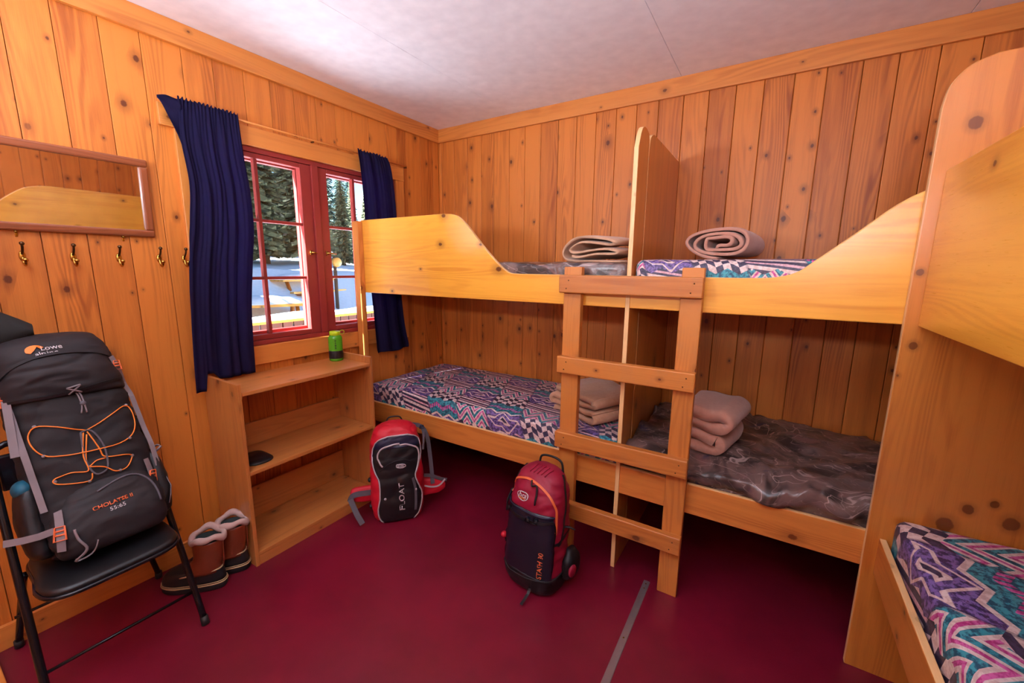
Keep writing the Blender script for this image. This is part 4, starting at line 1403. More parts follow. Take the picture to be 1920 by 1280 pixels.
# cord
def cord(pts, closed=False, r_=0.0023, off=0.007, n=6, b_=B, nm='cord', mat='orange', par=bp):
    mb = MB(); mb.tube([p for p, _ in on_front(b_, pts, off, n)], r_, 6, closed=closed)
    return mb.build(nm, mat, par, local=True)
c1 = cord([(0.0, 0.455), (-0.06, 0.485), (-0.126, 0.512), (-0.146, 0.46), (-0.124, 0.400), (-0.06, 0.378), (0.02, 0.372), (0.115, 0.385), (0.146, 0.45), (0.134, 0.524), (0.07, 0.49), (0.0, 0.455)], n=5)
c1 = cord([(-0.012, 0.45), (-0.03, 0.36), (-0.025, 0.30), (-0.07, 0.315), (-0.115, 0.305), (-0.108, 0.285), (-0.03, 0.262), (-0.018, 0.29)], n=5)
c1 = cord([(0.0, 0.45), (0.02, 0.37), (0.03, 0.335), (0.09, 0.325), (0.108, 0.312), (0.085, 0.275), (0.045, 0.272), (0.02, 0.30), (-0.02, 0.315)], n=5)
c1 = cord([(-0.005, 0.44), (-0.028, 0.32), (0.0, 0.33), (0.03, 0.33)], n=5)
mb = MB(); mb.tube([p for p, _ in on_front(B, [(-0.020, 0.452), (0.012, 0.452), (0.034, 0.38), (0.030, 0.30), (0.012, 0.280), (-0.012, 0.285), (-0.026, 0.34), (-0.020, 0.452)], 0.006, 5)], 0.0036, 6); mb.build('cord_loop', 'dgrey_web', bp, local=True)
for u, v in ((-0.126, 0.512), (-0.124, 0.400), (0.115, 0.385), (0.134, 0.524), (-0.115, 0.295), (-0.03, 0.262), (0.108, 0.315), (0.06, 0.270)):
    mb = MB(); p, n_ = fr(B, u, v, 0.006); mb.ball(p, (0.006, 0.004, 0.006), 8); mb.build('cord_tab', 'grey_web', bp, local=True)
# hook buckle and tail on the lid hem
mb = MB()
for a, b2 in (((-0.028, 0.632), (0.012, 0.612)), ((-0.024, 0.610), (0.010, 0.636)), ((-0.028, 0.632), (0.010, 0.636))):
    mb.tube([p for p, _ in on_front(BL, [a, b2], 0.007, 4)], 0.0034, 6)
hb = mb.build('hook_buckle', 'grey_web', bp, local=True)
for du in (-0.003, 0.005):
    mb = MB(); mb.tube([p for p, _ in on_front(B, [(du, 0.612), (du + 0.004, 0.58), (du + 0.006, 0.555), (du + 0.002 + du, 0.525)], 0.012, 4)], 0.0028, 6); mb.build('tail', 'grey_web', hb, local=True)
mb = MB(); p, n_ = fr(B, 0.007, 0.562, 0.014); mb.ball(p, (0.010, 0.006, 0.009), 8); mb.build('cord_lock', 'dgrey_web', hb, local=True)
# zip arc of the bottom pocket
mb = MB(); mb.tube([p for p, _ in on_front(BP, [(-0.02, 0.215), (0.05, 0.238), (0.10, 0.235), (0.135, 0.20), (0.150, 0.15), (0.152, 0.10)], 0.002, 5)], 0.004, 6); mb.build('zip', 'dgrey_web', pocket, local=True)
# bottom buckles with straps
for u, v, du in ((-0.135, 0.11, -0.012), (0.150, 0.205, 0.008)):
    pts = [(u - du, v + 0.075), (u, v), (u + du * 0.5, v - 0.06)]
    mb = MB(); pn = on_front(BP if u < 0 else B, pts, 0.010, 5); strip(mb, pn, 0.024, 0.002); st_ = mb.build('strap', 'grey_web', bp, local=True)
    buckle(st_, pn[5][0], pn[5][1], (0.1, 0, 1), 0.017, 0.024)
mb = MB(); mb.tube([p for p, _ in on_front(BP, [(-0.105, 0.11), (-0.10, 0.07), (-0.085, 0.03), (-0.12, 0.006), (-0.075, 0.012), (-0.055, 0.045)], 0.014, 5)], 0.0045, 6, flat=0.5); mb.build('loose_webbing', 'grey_web', bp, local=True)
mb = MB(); mb.tube([(0.185, -0.05, 0.23), (0.205, -0.07, 0.19), (0.212, -0.08, 0.14), (0.200, -0.09, 0.10), (0.190, -0.085, 0.07)], 0.006, 6, flat=0.35); mb.build('loose_webbing', 'grey_web', bp, local=True)
mb = MB(); mb.tube([(0.190, -0.02, 0.32), (0.215, -0.04, 0.325), (0.222, -0.05, 0.315), (0.20, -0.05, 0.30)], 0.007, 6, flat=0.5); mb.build('side_loop', 'grey_web', bp, local=True)
# side pockets, hip strap
for sg in (-1, 1):
    mb = bag_mesh([(0.03, sg * 0.165, 0.0, 0.02, 0.04, 2.4), (0.05, sg * 0.178, 0, 0.032, 0.075, 2.6), (0.14, sg * 0.186, 0, 0.036, 0.085, 2.6), (0.24, sg * 0.184, 0, 0.034, 0.080, 2.6), (0.30, sg * 0.178, 0.0, 0.026, 0.070, 2.4), (0.305, sg * 0.175, 0, 0.01, 0.04, 2.4)], 32, 4, 0.005, 3.0 + sg)
    sp_ = mb.build('side_pocket', 'coal', bp, local=True)
    if sg < 0:
        mb = MB(); mb.ball((sg * 0.185, -0.02, 0.30), (0.030, 0.055, 0.035), 14); mb.build('blue_cloth', 'teal_fab', sp_, local=True)
mb = MB(); strip(mb, [(Vector((x, y, z)), Vector((0, -1, 0))) for x, y, z in ((-0.26, -0.03, 0.135), (-0.22, -0.075, 0.128), (-0.185, -0.105, 0.125), (-0.150, -0.125, 0.128))], 0.024, 0.002); mb.build('hip_strap', 'grey_web', bp, local=True)
# badge and writing
mb = MB()
cu_ = []
for k in range(17):
    a = R(200 - 170 * k / 16)
    cu_.append((-0.078 + 0.026 * math.cos(a), 0.792 + 0.021 * math.sin(a)))
inner = [(-0.058, 0.800), (-0.064, 0.797), (-0.072, 0.806), (-0.082, 0.792), (-0.092, 0.780)]
poly = cu_ + inner
vs = [mb.bm.verts.new(fr(BL, a, b2, 0.0035)[0]) for a, b2 in poly]
f = mb.bm.faces.new(vs); mb._uv([f]); bmesh.ops.triangulate(mb.bm, faces=mb.bm.faces[:])
mb.build('badge', 'orange', lid, local=True, solid=0.0008)
lettering(BL, 'Lowe', 0.026, -0.036, 0.797, R(2), 0.004, 'white_print', lid)
lettering(BL, 'alpine', 0.026, -0.052, 0.775, R(2), 0.004, 'white_print', lid)
lettering(BP, 'CHOLATSE II', 0.020, 0.012, 0.158, R(2), 0.003, 'orange_print', pocket, bold=0.0004, sx=1.05)
lettering(BP, '55:65', 0.020, 0.020, 0.136, R(2), 0.003, 'white_print', pocket, sx=1.1)

# ---------------- red and black pack by the shelf unit
rp = thing('day_backpack', 'red and black day backpack with silver piping standing beside the shelf unit', 'backpack', (0.655, -1.185, 0.0), (R(-5), 0, R(50)))
mb = bag_mesh([(0.0, 0, 0, 0.115, 0.06, 3), (0.015, 0, 0, 0.145, 0.085, 3), (0.08, 0, -0.004, 0.162, 0.100, 3), (0.2, 0, -0.004, 0.166, 0.105, 2.9), (0.32, 0, -0.004, 0.162, 0.104, 2.8), (0.44, 0, 0, 0.156, 0.104, 2.7), (0.53, 0, 0.004, 0.146, 0.096, 2.6), (0.585, 0, 0.01, 0.12, 0.078, 2.4), (0.612, 0, 0.015, 0.07, 0.045, 2.2), (0.618, 0, 0.015, 0.02, 0.015, 2.2)], crease=0.006, seed=21.0)
B = mb.bvh(); rbody = mb.build('pack_body', 'red_fab', rp, local=True)
rows = [(0.006, -0.09, 0.09), (0.04, -0.112, 0.118), (0.10, -0.118, 0.136), (0.17, -0.106, 0.140), (0.24, -0.104, 0.118), (0.29, -0.110, 0.104), (0.34, -0.128, 0.122), (0.40, -0.138, 0.140), (0.46, -0.134, 0.142), (0.50, -0.122, 0.134), (0.53, -0.095, 0.115), (0.548, -0.05, 0.07)]
mb = patch(B, rows, 0.004); bpan = mb.build('front_panel', 'coal', rp, local=True, solid=0.004, recalc=False, solid_off=1)
mb = patch(B, [(0.475, -0.124, 0.134), (0.50, -0.120, 0.130), (0.53, -0.093, 0.112), (0.546, -0.05, 0.07)], 0.0095); mb.build('top_panel', 'navy_fab', rp, local=True, solid=0.001, recalc=False)
mb = MB()
Rw = spline([Vector(r_) for r_ in rows], 4)
loop = [(r_[1], r_[0]) for r_ in Rw] + [(r_[2], r_[0]) for r_ in Rw[::-1]]
mb.tube([fr(B, a, b2, 0.008)[0] for a, b2 in loop], 0.0046, 8); mb.build('piping', 'silver', rp, local=True)
mb = MB(); mb.tube([p for p, _ in on_front(B, [(-0.082, 0.372), (-0.102, 0.405), (-0.105, 0.445), (-0.075, 0.482), (-0.02, 0.498), (0.02, 0.500)], 0.012, 6)], 0.0052, 8); mb.build('zip', 'silver', rp, local=True)
mb = MB(); mb.tube([p for p, _ in on_front(B, [(0.02, 0.488), (0.07, 0.488), (0.115, 0.465), (0.128, 0.42), (0.122, 0.36), (0.108, 0.31)], 0.012, 6)], 0.0052, 8); mb.build('zip', 'silver', rp, local=True)
mb = MB(); strip(mb, on_front(B, [(0.088, 0.28), (0.100, 0.22), (0.102, 0.15), (0.098, 0.07)], 0.011), 0.016, 0.002); mb.build('webbing', 'dgrey_web', rp, local=True)
mb = MB(); mb.tube(ring_on(B, 0.022, 0.365, 0.028, 0.014, 0, 0.011), 0.003, 6, closed=True); mb.tube(ring_on(B, 0.022, 0.365, 0.017, 0.006, 0, 0.011, 20), 0.0022, 6, closed=True); mb.build('badge', 'silver', bpan, local=True)
for u, v in ((-0.078, 0.165), (0.102, 0.195)):
    mb = MB(); p, n_ = fr(B, u, v, 0.013); mb.ball(p, (0.008, 0.003, 0.008), 8); mb.build('tab', 'silver', bpan, local=True)
lettering(B, 'FLOAT', 0.046, 0.022, 0.170, R(90), 0.0115, 'white_print', bpan, bold=0.0004, sx=1.25)
# arch seam under the badge
mb = MB(); mb.tube([p for p, _ in on_front(B, [(-0.10, 0.34), (-0.05, 0.385), (0.02, 0.402), (0.08, 0.385), (0.115, 0.35)], 0.009, 5)], 0.003, 6); mb.build('seam', 'pack_black', bpan, local=True)
# hip belt wings
mb = bag_mesh([(0.11, -0.175, 0.03, 0.03, 0.01, 2.2), (0.12, -0.200, 0.03, 0.070, 0.020, 2.4), (0.16, -0.210, 0.025, 0.080, 0.024, 2.5), (0.20, -0.205, 0.03, 0.070, 0.020, 2.4), (0.21, -0.19, 0.03, 0.03, 0.01, 2.2)], 32, 4, 0.004, 31.0)
wg = mb.build('hip_belt_wing', 'red_fab', rp, local=True)
mb = MB(); strip(mb, [(Vector(p), Vector((0, -1, 0.1)).normalized()) for p in spline([(-0.15, 0.0, 0.175), (-0.21, -0.004, 0.178), (-0.27, 0.0, 0.172), (-0.288, 0.0, 0.135)], 5)], 0.034, 0.003); mb.build('webbing', 'dgrey_web', wg, local=True)
mb = MB(); strip(mb, [(Vector(p), Vector((0.2, -1, 0.1)).normalized()) for p in spline([(-0.285, -0.005, 0.15), (-0.265, -0.03, 0.105), (-0.245, -0.05, 0.06), (-0.218, -0.07, 0.012)], 5)], 0.032, 0.003); mb.build('strap_tail', 'dgrey_web', wg, local=True)
mb = bag_mesh([(0.085, 0.185, 0.05, 0.03, 0.015, 2.2), (0.10, 0.225, 0.05, 0.065, 0.030, 2.4), (0.14, 0.235, 0.05, 0.085, 0.036, 2.5), (0.19, 0.215, 0.055, 0.065, 0.028, 2.4), (0.205, 0.19, 0.06, 0.03, 0.01, 2.2)], 32, 4, 0.005, 37.0)
wg = mb.build('hip_belt_wing', 'red_fab', rp, local=True)
mb = MB(); strip(mb, [(Vector(p), Vector((0, -1, 0.15)).normalized()) for p in spline([(0.17, 0.01, 0.235), (0.22, 0.01, 0.225), (0.28, 0.03, 0.185), (0.325, 0.05, 0.165)], 5)], 0.022, 0.003); mb.build('webbing', 'dgrey_web', wg, local=True)
mb = MB(); strip(mb, [(Vector(p), Vector((0.1, -1, 0.15)).normalized()) for p in spline([(0.17, 0.005, 0.165), (0.22, 0.002, 0.150), (0.27, 0.01, 0.15), (0.31, 0.03, 0.18)], 5)], 0.010, 0.002); mb.build('trim', 'silver', wg, local=True)
# shoulder straps behind, reaching out on the right
mb = MB(); strip(mb, [(Vector(p), Vector((0.2, -1, 0)).normalized()) for p in spline([(0.10, 0.10, 0.56), (0.17, 0.09, 0.545), (0.205, 0.07, 0.48), (0.215, 0.05, 0.38), (0.222, 0.03, 0.26), (0.225, 0.01, 0.17)], 5)], 0.026, 0.006); mb.build('shoulder_strap', 'dgrey_web', rp, local=True)
mb = MB(); strip(mb, [(Vector(p), Vector((-0.2, -1, 0)).normalized()) for p in spline([(0.165, 0.02, 0.56), (0.178, 0.01, 0.52), (0.175, 0.0, 0.47), (0.168, -0.02, 0.42)], 5)], 0.013, 0.003); ls = mb.build('load_strap', 'dgrey_web', rp, local=True)
buckle(ls, Vector((0.168, 0.015, 0.56)), Vector((0, -1, 0)), (0, 0, 1), 0.014, 0.010, 'navy_fab')
mb = MB(); mb.tube(spline([(-0.05, 0.07, 0.60), (-0.03, 0.07, 0.628), (0.03, 0.07, 0.628), (0.05, 0.07, 0.60)], 5), 0.005, 8); mb.build('haul_loop', 'coal', rp, local=True)
for z in (0.27, 0.10):
    mb = MB(); mb.ball((-0.165, -0.03, z), (0.012, 0.02, 0.014), 10); mb.build('side_clip', 'coal', rp, local=True)

# ---------------- berry and black pack at the ladder foot
gp = thing('ski_backpack', 'berry red and black ski backpack with an orange zip standing at the ladder foot', 'backpack', (1.672, -1.200, 0.0), (R(-4), 0, R(-8)))
mb = bag_mesh([(0.0, 0, 0, 0.10, 0.06, 2.8), (0.015, 0, 0, 0.135, 0.095, 2.8), (0.08, 0, -0.002, 0.150, 0.112, 2.9), (0.2, 0, -0.002, 0.152, 0.116, 2.9), (0.32, 0, 0, 0.150, 0.116, 2.8), (0.44, 0, 0.002, 0.146, 0.112, 2.7), (0.52, 0, 0.008, 0.135, 0.100, 2.6), (0.575, 0, 0.02, 0.112, 0.078, 2.4), (0.605, 0, 0.03, 0.07, 0.046, 2.2), (0.612, 0, 0.03, 0.02, 0.015, 2.2)], crease=0.006, seed=51.0)
B = mb.bvh(); gbody = mb.build('pack_body', 'berry_fab', gp, local=True)
mb = patch(B, [(0.050, -0.138, 0.138), (0.10, -0.146, 0.140), (0.25, -0.149, 0.142), (0.36, -0.146, 0.138), (0.425, -0.142, 0.128)], 0.004)
gpan = mb.build('front_panel', 'tarp', gp, local=True, solid=0.004, recalc=False, solid_off=1)
mb = bag_mesh([(0.0, 0, -0.004, 0.09, 0.05, 2.8), (0.008, 0, -0.004, 0.138, 0.098, 2.8), (0.06, 0, -0.006, 0.155, 0.118, 2.9), (0.10, 0, -0.006, 0.157, 0.121, 2.9), (0.104, 0, -0.004, 0.150, 0.114, 2.9)], 56, 4, 0.004, 57.0)
mb.build('base_panel', 'coal', gp, local=True)
# orange zip over the top compartment
mb = MB(); strip(mb, on_front(B, [(-0.143, 0.44), (-0.136, 0.49), (-0.10, 0.535), (-0.03, 0.556), (0.04, 0.550), (0.10, 0.515), (0.130, 0.465), (0.138, 0.40), (0.138, 0.33)], 0.003, 7), 0.011, 0.004); mb.build('orange_zip', 'orange_print', gp, local=True)
mb = MB(); mb.tube([p for p, _ in on_front(B, [(0.0, 0.558), (0.01, 0.535), (0.035, 0.545), (0.045, 0.50), (0.046, 0.465)], 0.010, 5)], 0.0045, 6); mb.build('zip_pull', 'coal', gp, local=True)
mb = MB(); strip(mb, [side(B, y, v, 1, 0.003) for y, v in spline([(0.03, 0.585), (0.015, 0.54), (0.005, 0.46), (-0.005, 0.38), (-0.02, 0.30), (-0.045, 0.27)], 6)], 0.012, 0.003); mb.build('side_zip', 'coal', gp, local=True)
mb = MB(); mb.tube([p for p, _ in on_front(B, [(-0.145, 0.425), (-0.08, 0.418), (0.0, 0.415), (0.08, 0.415), (0.132, 0.418)], 0.008, 5)], 0.004, 6); mb.build('panel_seam', 'navy_fab', gp, local=True)
mb = MB(); strip(mb, on_front(B, [(-0.142, 0.39), (-0.07, 0.380), (0.02, 0.378), (0.09, 0.385), (0.13, 0.40)], 0.010), 0.014, 0.003); s_ = mb.build('compression_strap', 'coal', gp, local=True)
for u in (-0.11, 0.02, 0.06): 
    p, n_ = fr(B, u, 0.385, 0.011); buckle(s_, p, n_, (0, 0, 1), 0.012, 0.010, 'black_metal')
mb = MB(); mb.tube([p for p, _ in on_front(B, [(-0.13, 0.095), (-0.05, 0.085), (0.04, 0.09), (0.12, 0.105)], 0.012, 5)], 0.005, 6); mb.build('lower_seam', 'pack_black', gp, local=True)
mb = MB(); strip(mb, on_front(B, [(0.055, 0.10), (0.05, 0.07), (0.055, 0.03)], 0.014, 5) + [(Vector((0.058, -0.155, 0.012)), Vector((0, -0.8, 0.6))), (Vector((0.062, -0.195, 0.004)), Vector((0, -0.2, 1)))], 0.014, 0.002); mb.build('strap_tail', 'coal', gp, local=True)
mb = MB(); mb.tube(spline([(-0.05, 0.045, 0.60), (-0.04, 0.05, 0.64), (0.02, 0.055, 0.650), (0.07, 0.06, 0.635), (0.085, 0.06, 0.585)], 6), 0.006, 8); mb.build('haul_loop', 'coal', gp, local=True)
for k in range(5):
    mb = MB(); mb.tube([fr(B, 0, 0, 0.002, (0, 0, -1), (-0.04 + 0.022 * k + 0.014 * t, -0.045 + 0.05 * t, 1.0))[0] for t in (0, 0.25, 0.5, 0.75, 1)], 0.004, 6); mb.build('top_rib', 'berry_fab', gp, local=True)
# badge with writing
mb = MB(); mb.tube(ring_on(B, -0.035, 0.478, 0.034, 0.020, 0, 0.004), 0.0022, 6, closed=True)
mb.build('badge_ring', 'white_print', gbody, local=True)
lettering(B, 'bca', 0.034, -0.035, 0.481, R(-2), 0.004, 'white_print', gbody, shear=0.2, bold=0.0006)
mb = MB(); mb.tube([p for p, _ in on_front(B, [(-0.058, 0.464), (-0.045, 0.470), (-0.038, 0.463), (-0.028, 0.469), (-0.015, 0.462)], 0.004, 3)], 0.002, 6); mb.build('badge_mark', 'orange', gbody, local=True)
lettering(B, 'STASH 30', 0.031, 0.096, 0.175, R(90), 0.0105, 'orange_print', gpan, bold=0.0002)
# shoulder straps and clips at the left, belt at the right
for pts, w_ in (([(-0.135, 0.06, 0.56), (-0.170, 0.04, 0.50), (-0.182, 0.02, 0.40), (-0.178, 0.0, 0.30), (-0.170, 0.0, 0.22)], 0.03), ([(-0.165, -0.02, 0.44), (-0.178, -0.04, 0.38), (-0.172, -0.05, 0.33)], 0.02)):
    mb = MB(); mb.tube(spline(pts, 5), w_ / 2, 8, flat=0.55); mb.build('shoulder_strap', 'coal', gp, local=True)
mb = bag_mesh([(0.10, -0.17, 0.02, 0.02, 0.02, 2.2), (0.13, -0.185, 0.02, 0.03, 0.04, 2.2), (0.19, -0.185, 0.02, 0.028, 0.04, 2.2), (0.22, -0.175, 0.02, 0.012, 0.02, 2.2)], 24, 4, 0.004, 61.0); mb.build('hip_belt_wing', 'coal', gp, local=True)
mb = MB(); mb.ball((-0.205, -0.02, 0.165), (0.018, 0.02, 0.016), 12); mb.build('red_handle', 'red_fab', gp, local=True)
mb = bag_mesh([(0.06, 0.155, 0.06, 0.02, 0.03, 2.2), (0.09, 0.165, 0.06, 0.035, 0.06, 2.2), (0.17, 0.168, 0.06, 0.035, 0.06, 2.2), (0.22, 0.16, 0.06, 0.015, 0.03, 2.2)], 24, 4, 0.004, 67.0); mb.build('hip_belt_wing', 'coal', gp, local=True)
mb = MB(); mb.ball((0.195, 0.03, 0.13), (0.014, 0.03, 0.035), 12); mb.build('red_tab', 'berry_fab', gp, local=True)
mb = MB(); mb.tube([(0.148, 0.0, 0.35), (0.175, 0.01, 0.355), (0.20, 0.02, 0.348)], [0.006, 0.005, 0.004], 8); mb.build('side_clip', 'coal', gp, local=True)
for v in (0.30, 0.12):
    mb = MB(); strip(mb, [side(B, y, v + 0.03 * y / 0.1, 1, 0.004) for y in (-0.09, -0.05, 0.0, 0.05, 0.09)], 0.012, 0.003); mb.build('compression_strap', 'coal', gp, local=True)

# ---------------- jacket hanging at the left edge
jk = thing('jacket', 'dark grey jacket hanging at the left edge, above the big pack', 'jacket', (0.0, -2.80, 1.60))
mb = MB()
rings = []
for z, hw, hd, cx in ((0.02, 0.02, 0.012, 0.035), (-0.05, 0.07, 0.03, 0.045), (-0.16, 0.13, 0.045, 0.06), (-0.30, 0.12, 0.055, 0.07), (-0.45, 0.12, 0.05, 0.07), (-0.52, 0.11, 0.035, 0.06)):
    rings.append([Vector((cx + hd * math.sin(2 * PI * i / 40) * (1 + 0.2 * math.sin(i * 1.1)), hw * math.cos(2 * PI * i / 40), z)) for i in range(40)])
rings = [list(x) for x in zip(*[spline(c_, 4) for c_ in zip(*rings)])]
mb.loft(rings); mb.build('jacket_body', 'jacket', jk, local=True)
# hood: a curved shell with a stiff brim reaching right
mb = MB()
rows = []
for i in range(11):
    t = i / 10
    row = []
    for k in range(13):
        s = k / 12
        y = -0.10 + 0.385 * s
        zt = -0.06 - 0.20 * s ** 1.6
        zb = -0.55 + 0.255 * s
        z = zt + (zb - zt) * t
        x = 0.115 + 0.05 * math.sin(PI * t) * (1 - 0.5 * s) + 0.012 * math.sin(s * 7 + t * 2)
        row.append(Vector((x, y, z)))
    rows.append(row)
mb.loft(rows, cap=False, closed=False); mb.build('hood', 'jacket', jk, local=True, solid=0.018, recalc=False, bevel=0.005)

# ================================================================== OUTSIDE THE WINDOW
def ground_z(x, y):
    d = -x
    z = -0.62
    if d > 6: z += 2.05 * min(1, ((d - 6) / 4.2)) ** 1.3
    if d > 12: z += (d - 12) * 0.10
    z += 0.16 * noise.noise(Vector((x * 0.45, y * 0.45, 0))) + 0.05 * noise.noise(Vector((x * 1.7, y * 1.7, 3)))
    return z
mb = MB()
rows = []
xs_ = [-0.13 - 0.5 * i for i in range(30)] + [-15.5 - 2.0 * i for i in range(30)]
for x in xs_:
    rows.append([Vector((x, -25 + 0.8 * k, ground_z(x, -25 + 0.8 * k))) for k in range(90)])
mb.loft(rows, cap=False, closed=False)
tag(mb.build('snow_ground', 'snow', recalc=False), kind='structure')

# deck rail with snow
dr = thing('deck_railing', 'red-brown board deck railing with snow on its cap outside the window', 'railing', (-2.9, 1.0, -0.6))
MAT['rail_red'] = wood('red_stained_boards', (88, 50, 40), (60, 32, 28), knot=0.5)
for k in range(34):
    y = -1.6 + 0.145 * k
    mb = MB(); mb.box(-2.93, -2.905, y, y + 0.125, -0.35, 0.84, 'z'); mb.build('board', 'rail_red', dr)
mb = MB(); mb.box(-2.99, -2.86, -1.7, 3.4, 0.84, 0.875, 'y'); mb.build('cap_board', 'rail', dr)
mb = MB()
rows = []
for k in range(60):
    y = -1.7 + 5.1 * k / 59
    hgt = 0.07 + 0.03 * noise.noise(Vector((y * 1.5, 0, 0)))
    rows.append([Vector((-2.925 + 0.075 * math.cos(a), y, 0.876 + hgt * max(0, math.sin(a)) ** 0.6)) for a in [PI * q / 10 for q in range(11)]])
mb.loft(rows, cap=False, closed=False); mb.build('snow_cap', 'snow', dr, recalc=False, solid=0.004)
for y in (-1.65, 0.1, 1.8, 3.3):
    mb = MB(); mb.box(-3.0, -2.935, y, y + 0.09, -0.62, 0.84, 'z'); mb.build('railing_post', MAT['rail_red'], dr)


def table(loc, rz, s, label):
    t_ = thing('picnic_table', label, 'table', loc, (0, 0, rz), 'snowy wooden tables outside')
    for k in range(5):
        mb = MB(); mb.box(-0.9 * s, 0.9 * s, (-0.40 + 0.165 * k) * s, (-0.25 + 0.165 * k) * s, 0.70 * s, 0.75 * s, 'x'); mb.build('top_board', 'rail', t_, local=True)
    for sy in (-0.75, 0.62):
        mb = MB(); mb.box(-0.9 * s, 0.9 * s, sy * s, (sy + 0.14) * s, 0.40 * s, 0.45 * s, 'x'); mb.build('bench_board', 'rail', t_, local=True)
    for sx in (-0.65, 0.60):
        mb = MB(); mb.box(sx * s, (sx + 0.05) * s, -0.72 * s, 0.74 * s, 0.33 * s, 0.40 * s, 'y'); mb.build('support', 'trim', t_, local=True)
        for q in (-1, 1):
            mb = MB(); mb.tube([Vector((sx * s, 0.62 * q * s, -0.25)), Vector((sx * s, 0.22 * q * s, 0.70 * s))], 0.045 * s, 4); mb.build('leg', 'trim', t_, local=True)
    mb = MB()
    rows = [[Vector((0.86 * s * math.cos(a) ** 1 * q, 0.40 * s * math.sin(a) * q, (0.751 + 0.16 * (1 - q ** 4)) * s)) for a in [2 * PI * k / 28 for k in range(28)]] for q in (1, 0.97, 0.9, 0.7, 0.4, 0.1)]
    mb.loft(rows); mb.build('snow_cap', 'snow', t_, local=True)
    return t_


table((-8.2, 2.55, -0.30), R(70), 1.25, 'snow-covered wooden picnic table left of the deck, seen through the left panes')
table((-9.8, 4.6, 0.35), R(100), 1.1, 'snow-covered wooden picnic table seen through the middle of the left sash')
sg_ = thing('log_slice_post', 'round orange log slice on a post in the snow outside the right sash', 'log slice', (-8.2, 4.75, 0.9))
mb = MB(); mb.lathe([(0.125, -0.05), (0.135, -0.04), (0.135, 0.04), (0.125, 0.05)], n=24)
bmesh.ops.rotate(mb.bm, verts=mb.bm.verts[:], matrix=Matrix.Rotation(R(90), 3, 'Y')); bmesh.ops.translate(mb.bm, verts=mb.bm.verts[:], vec=(0, 0, 0.78)); mb.build('log_slice', 'rail', sg_, local=True)
mb = MB(); mb.tube([(-0.09, 0, -0.6), (-0.09, 0, 0.95)], 0.05, 8); mb.build('post', 'bark', sg_, local=True)


# spruce trees: trunk plus tiers of drooping branches
def spruce_mesh(seed, h, rad, mat):
    rng = random.Random(seed)
    mb = MB()
    z = 0.06 * h
    while z < h * 0.985:
        q = z / h
        r0 = rad * (1 - q) ** 0.85 * rng.uniform(0.8, 1.1) + 0.05
        nb = 17 if q < 0.8 else 9
        a0 = rng.uniform(0, 6.28)
        for k in range(nb):
            a = a0 + 2 * PI * k / nb + rng.uniform(-0.2, 0.2)
            L = r0 * rng.uniform(0.5, 1.2)
            dirv = Vector((math.cos(a), math.sin(a), 0)); sd = Vector((-math.sin(a), math.cos(a), 0))
            wd = L * rng.uniform(0.10, 0.19) + 0.02
            droop = L * rng.uniform(0.25, 0.5)
            top = Vector((0, 0, z + 0.02 * h))
            rows = []
            for t, ww, dz in ((0.04, 0.12, 0.0), (0.35, 0.9, -0.25), (0.65, 1.0, -0.6), (0.88, 0.55, -0.85), (1.0, 0.05, -0.92)):
                c_ = top + dirv * L * t + Vector((0, 0, droop * dz))
                j = rng.uniform(0.7, 1.2)
                rows.append([c_ - sd * wd * ww * j + Vector((0, 0, -0.10 * L * ww)), c_ + Vector((0, 0, 0.05 * L)), c_ + sd * wd * ww * j + Vector((0, 0, -0.10 * L * ww)), c_ + Vector((0, 0, -0.07 * L))])
            mb.loft(rows, smooth=False)
        z += h * 0.013 + (1 - q) * h * 0.007
    me = mb
    return me


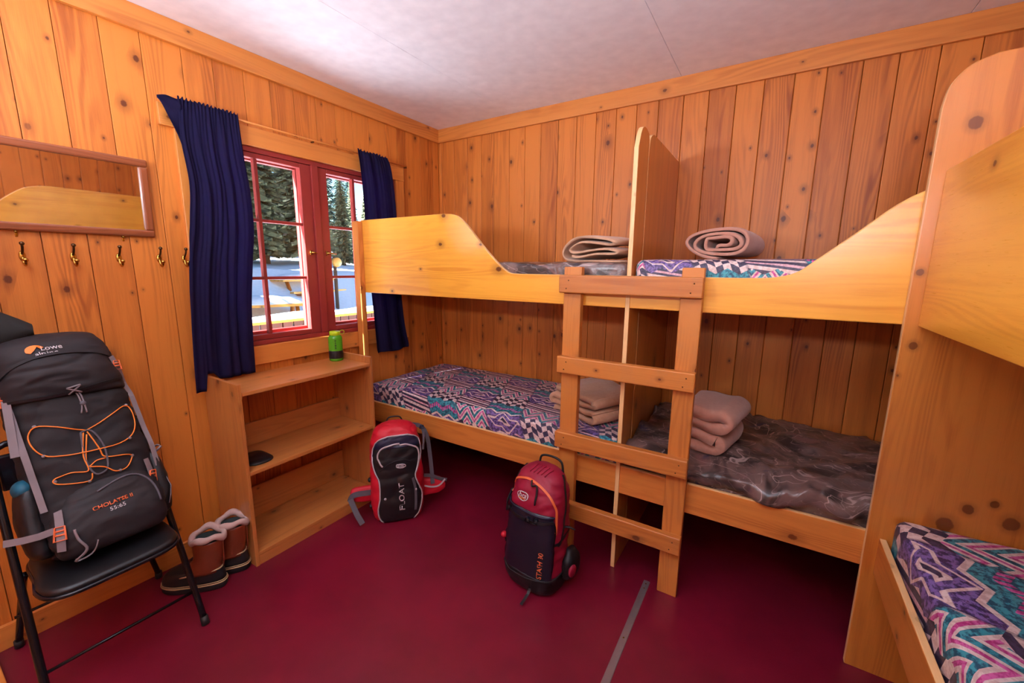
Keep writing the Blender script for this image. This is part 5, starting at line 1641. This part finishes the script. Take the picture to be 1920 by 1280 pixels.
protos = []
for i, (h, rad, m_, lb) in enumerate(((9.0, 1.15, 'needles', 'sunlit'), (12.0, 1.35, 'needles', 'broad sunlit'), (8.5, 0.85, 'needles_dark', 'slim dark'))):
    t_ = thing('spruce_tree', '', 'tree', group='spruce trees beyond the snow bank')
    spruce_mesh(100 + i, h, rad, m_).build('foliage', m_, t_, local=True, recalc=False)
    mb = MB(); mb.tube([(0, 0, -0.3), (0, 0, h * 0.5), (0, 0, h * 0.99)], [0.16, 0.09, 0.01], 8); mb.build('trunk', 'bark', t_, local=True)
    protos.append(t_)
rng = random.Random(5)
spots = []
# front row, mid row, back row across the view fan
def tree_row(d0, n, ya, yb, kinds, smin, smax):
    for k in range(n):
        y = ya + (yb - ya) * (k + 0.5) / n + rng.uniform(-0.4, 0.4)
        spots.append((-(d0 + rng.uniform(-1, 1)), y, rng.choice(kinds), rng.uniform(smin, smax)))
tree_row(14.5, 4, 2.6, 8.6, (0, 1), 0.85, 1.1)
spots += [(-14.0, 9.25, 0, 0.50), (-15.5, 10.9, 0, 0.44), (-16.0, 12.2, 0, 0.48), (-22.0, 14.15, 2, 0.84), (-22.5, 15.4, 2, 0.90), (-24.5, 17.6, 2, 0.80), (-20.5, 15.9, 0, 0.50)]
tree_row(19.5, 5, 3.0, 12.2, (0, 1), 0.95, 1.15)
tree_row(27, 5, 5.0, 17.0, (1, 2), 0.95, 1.2)
spots += [(-6.2 - 2.3 * k, -3.2 - 1.6 * (k % 2), 1, 1.35) for k in range(6)] + [(-6.8 - 2.4 * k, -7.6 - 1.4 * (k % 2), 1, 1.6) for k in range(5)]  # unseen spruces added to shade the snow bank and the trees in view
row_names = ['front', 'middle', 'back']
used = set()
desc = {0: 'sunlit pale green spruce tree', 1: 'broad sunlit spruce tree', 2: 'slim dark blue-green spruce tree'}
spots.sort(key=lambda q: q[1])
for i, (x, y, kd, s) in enumerate(spots):
    o = protos[kd] if kd not in used else copy_tree(protos[kd])
    used.add(kd)
    o.location = (x, y, ground_z(x, y) - 0.1)
    o.scale = (s, s, s)
    o.rotation_euler = (0, 0, rng.uniform(0, 6.28))
    dist = 'added shade-casting group left of the snow bank' if y < 0 else 'nearest row' if x > -17 else ('middle row' if x > -23 else 'farthest row')
    o['label'] = desc[kd] + ' in the ' + dist + (' outside' if y < 0 else ' beyond the snow bank outside')
    o['group'] = desc[kd] + 's, ' + dist
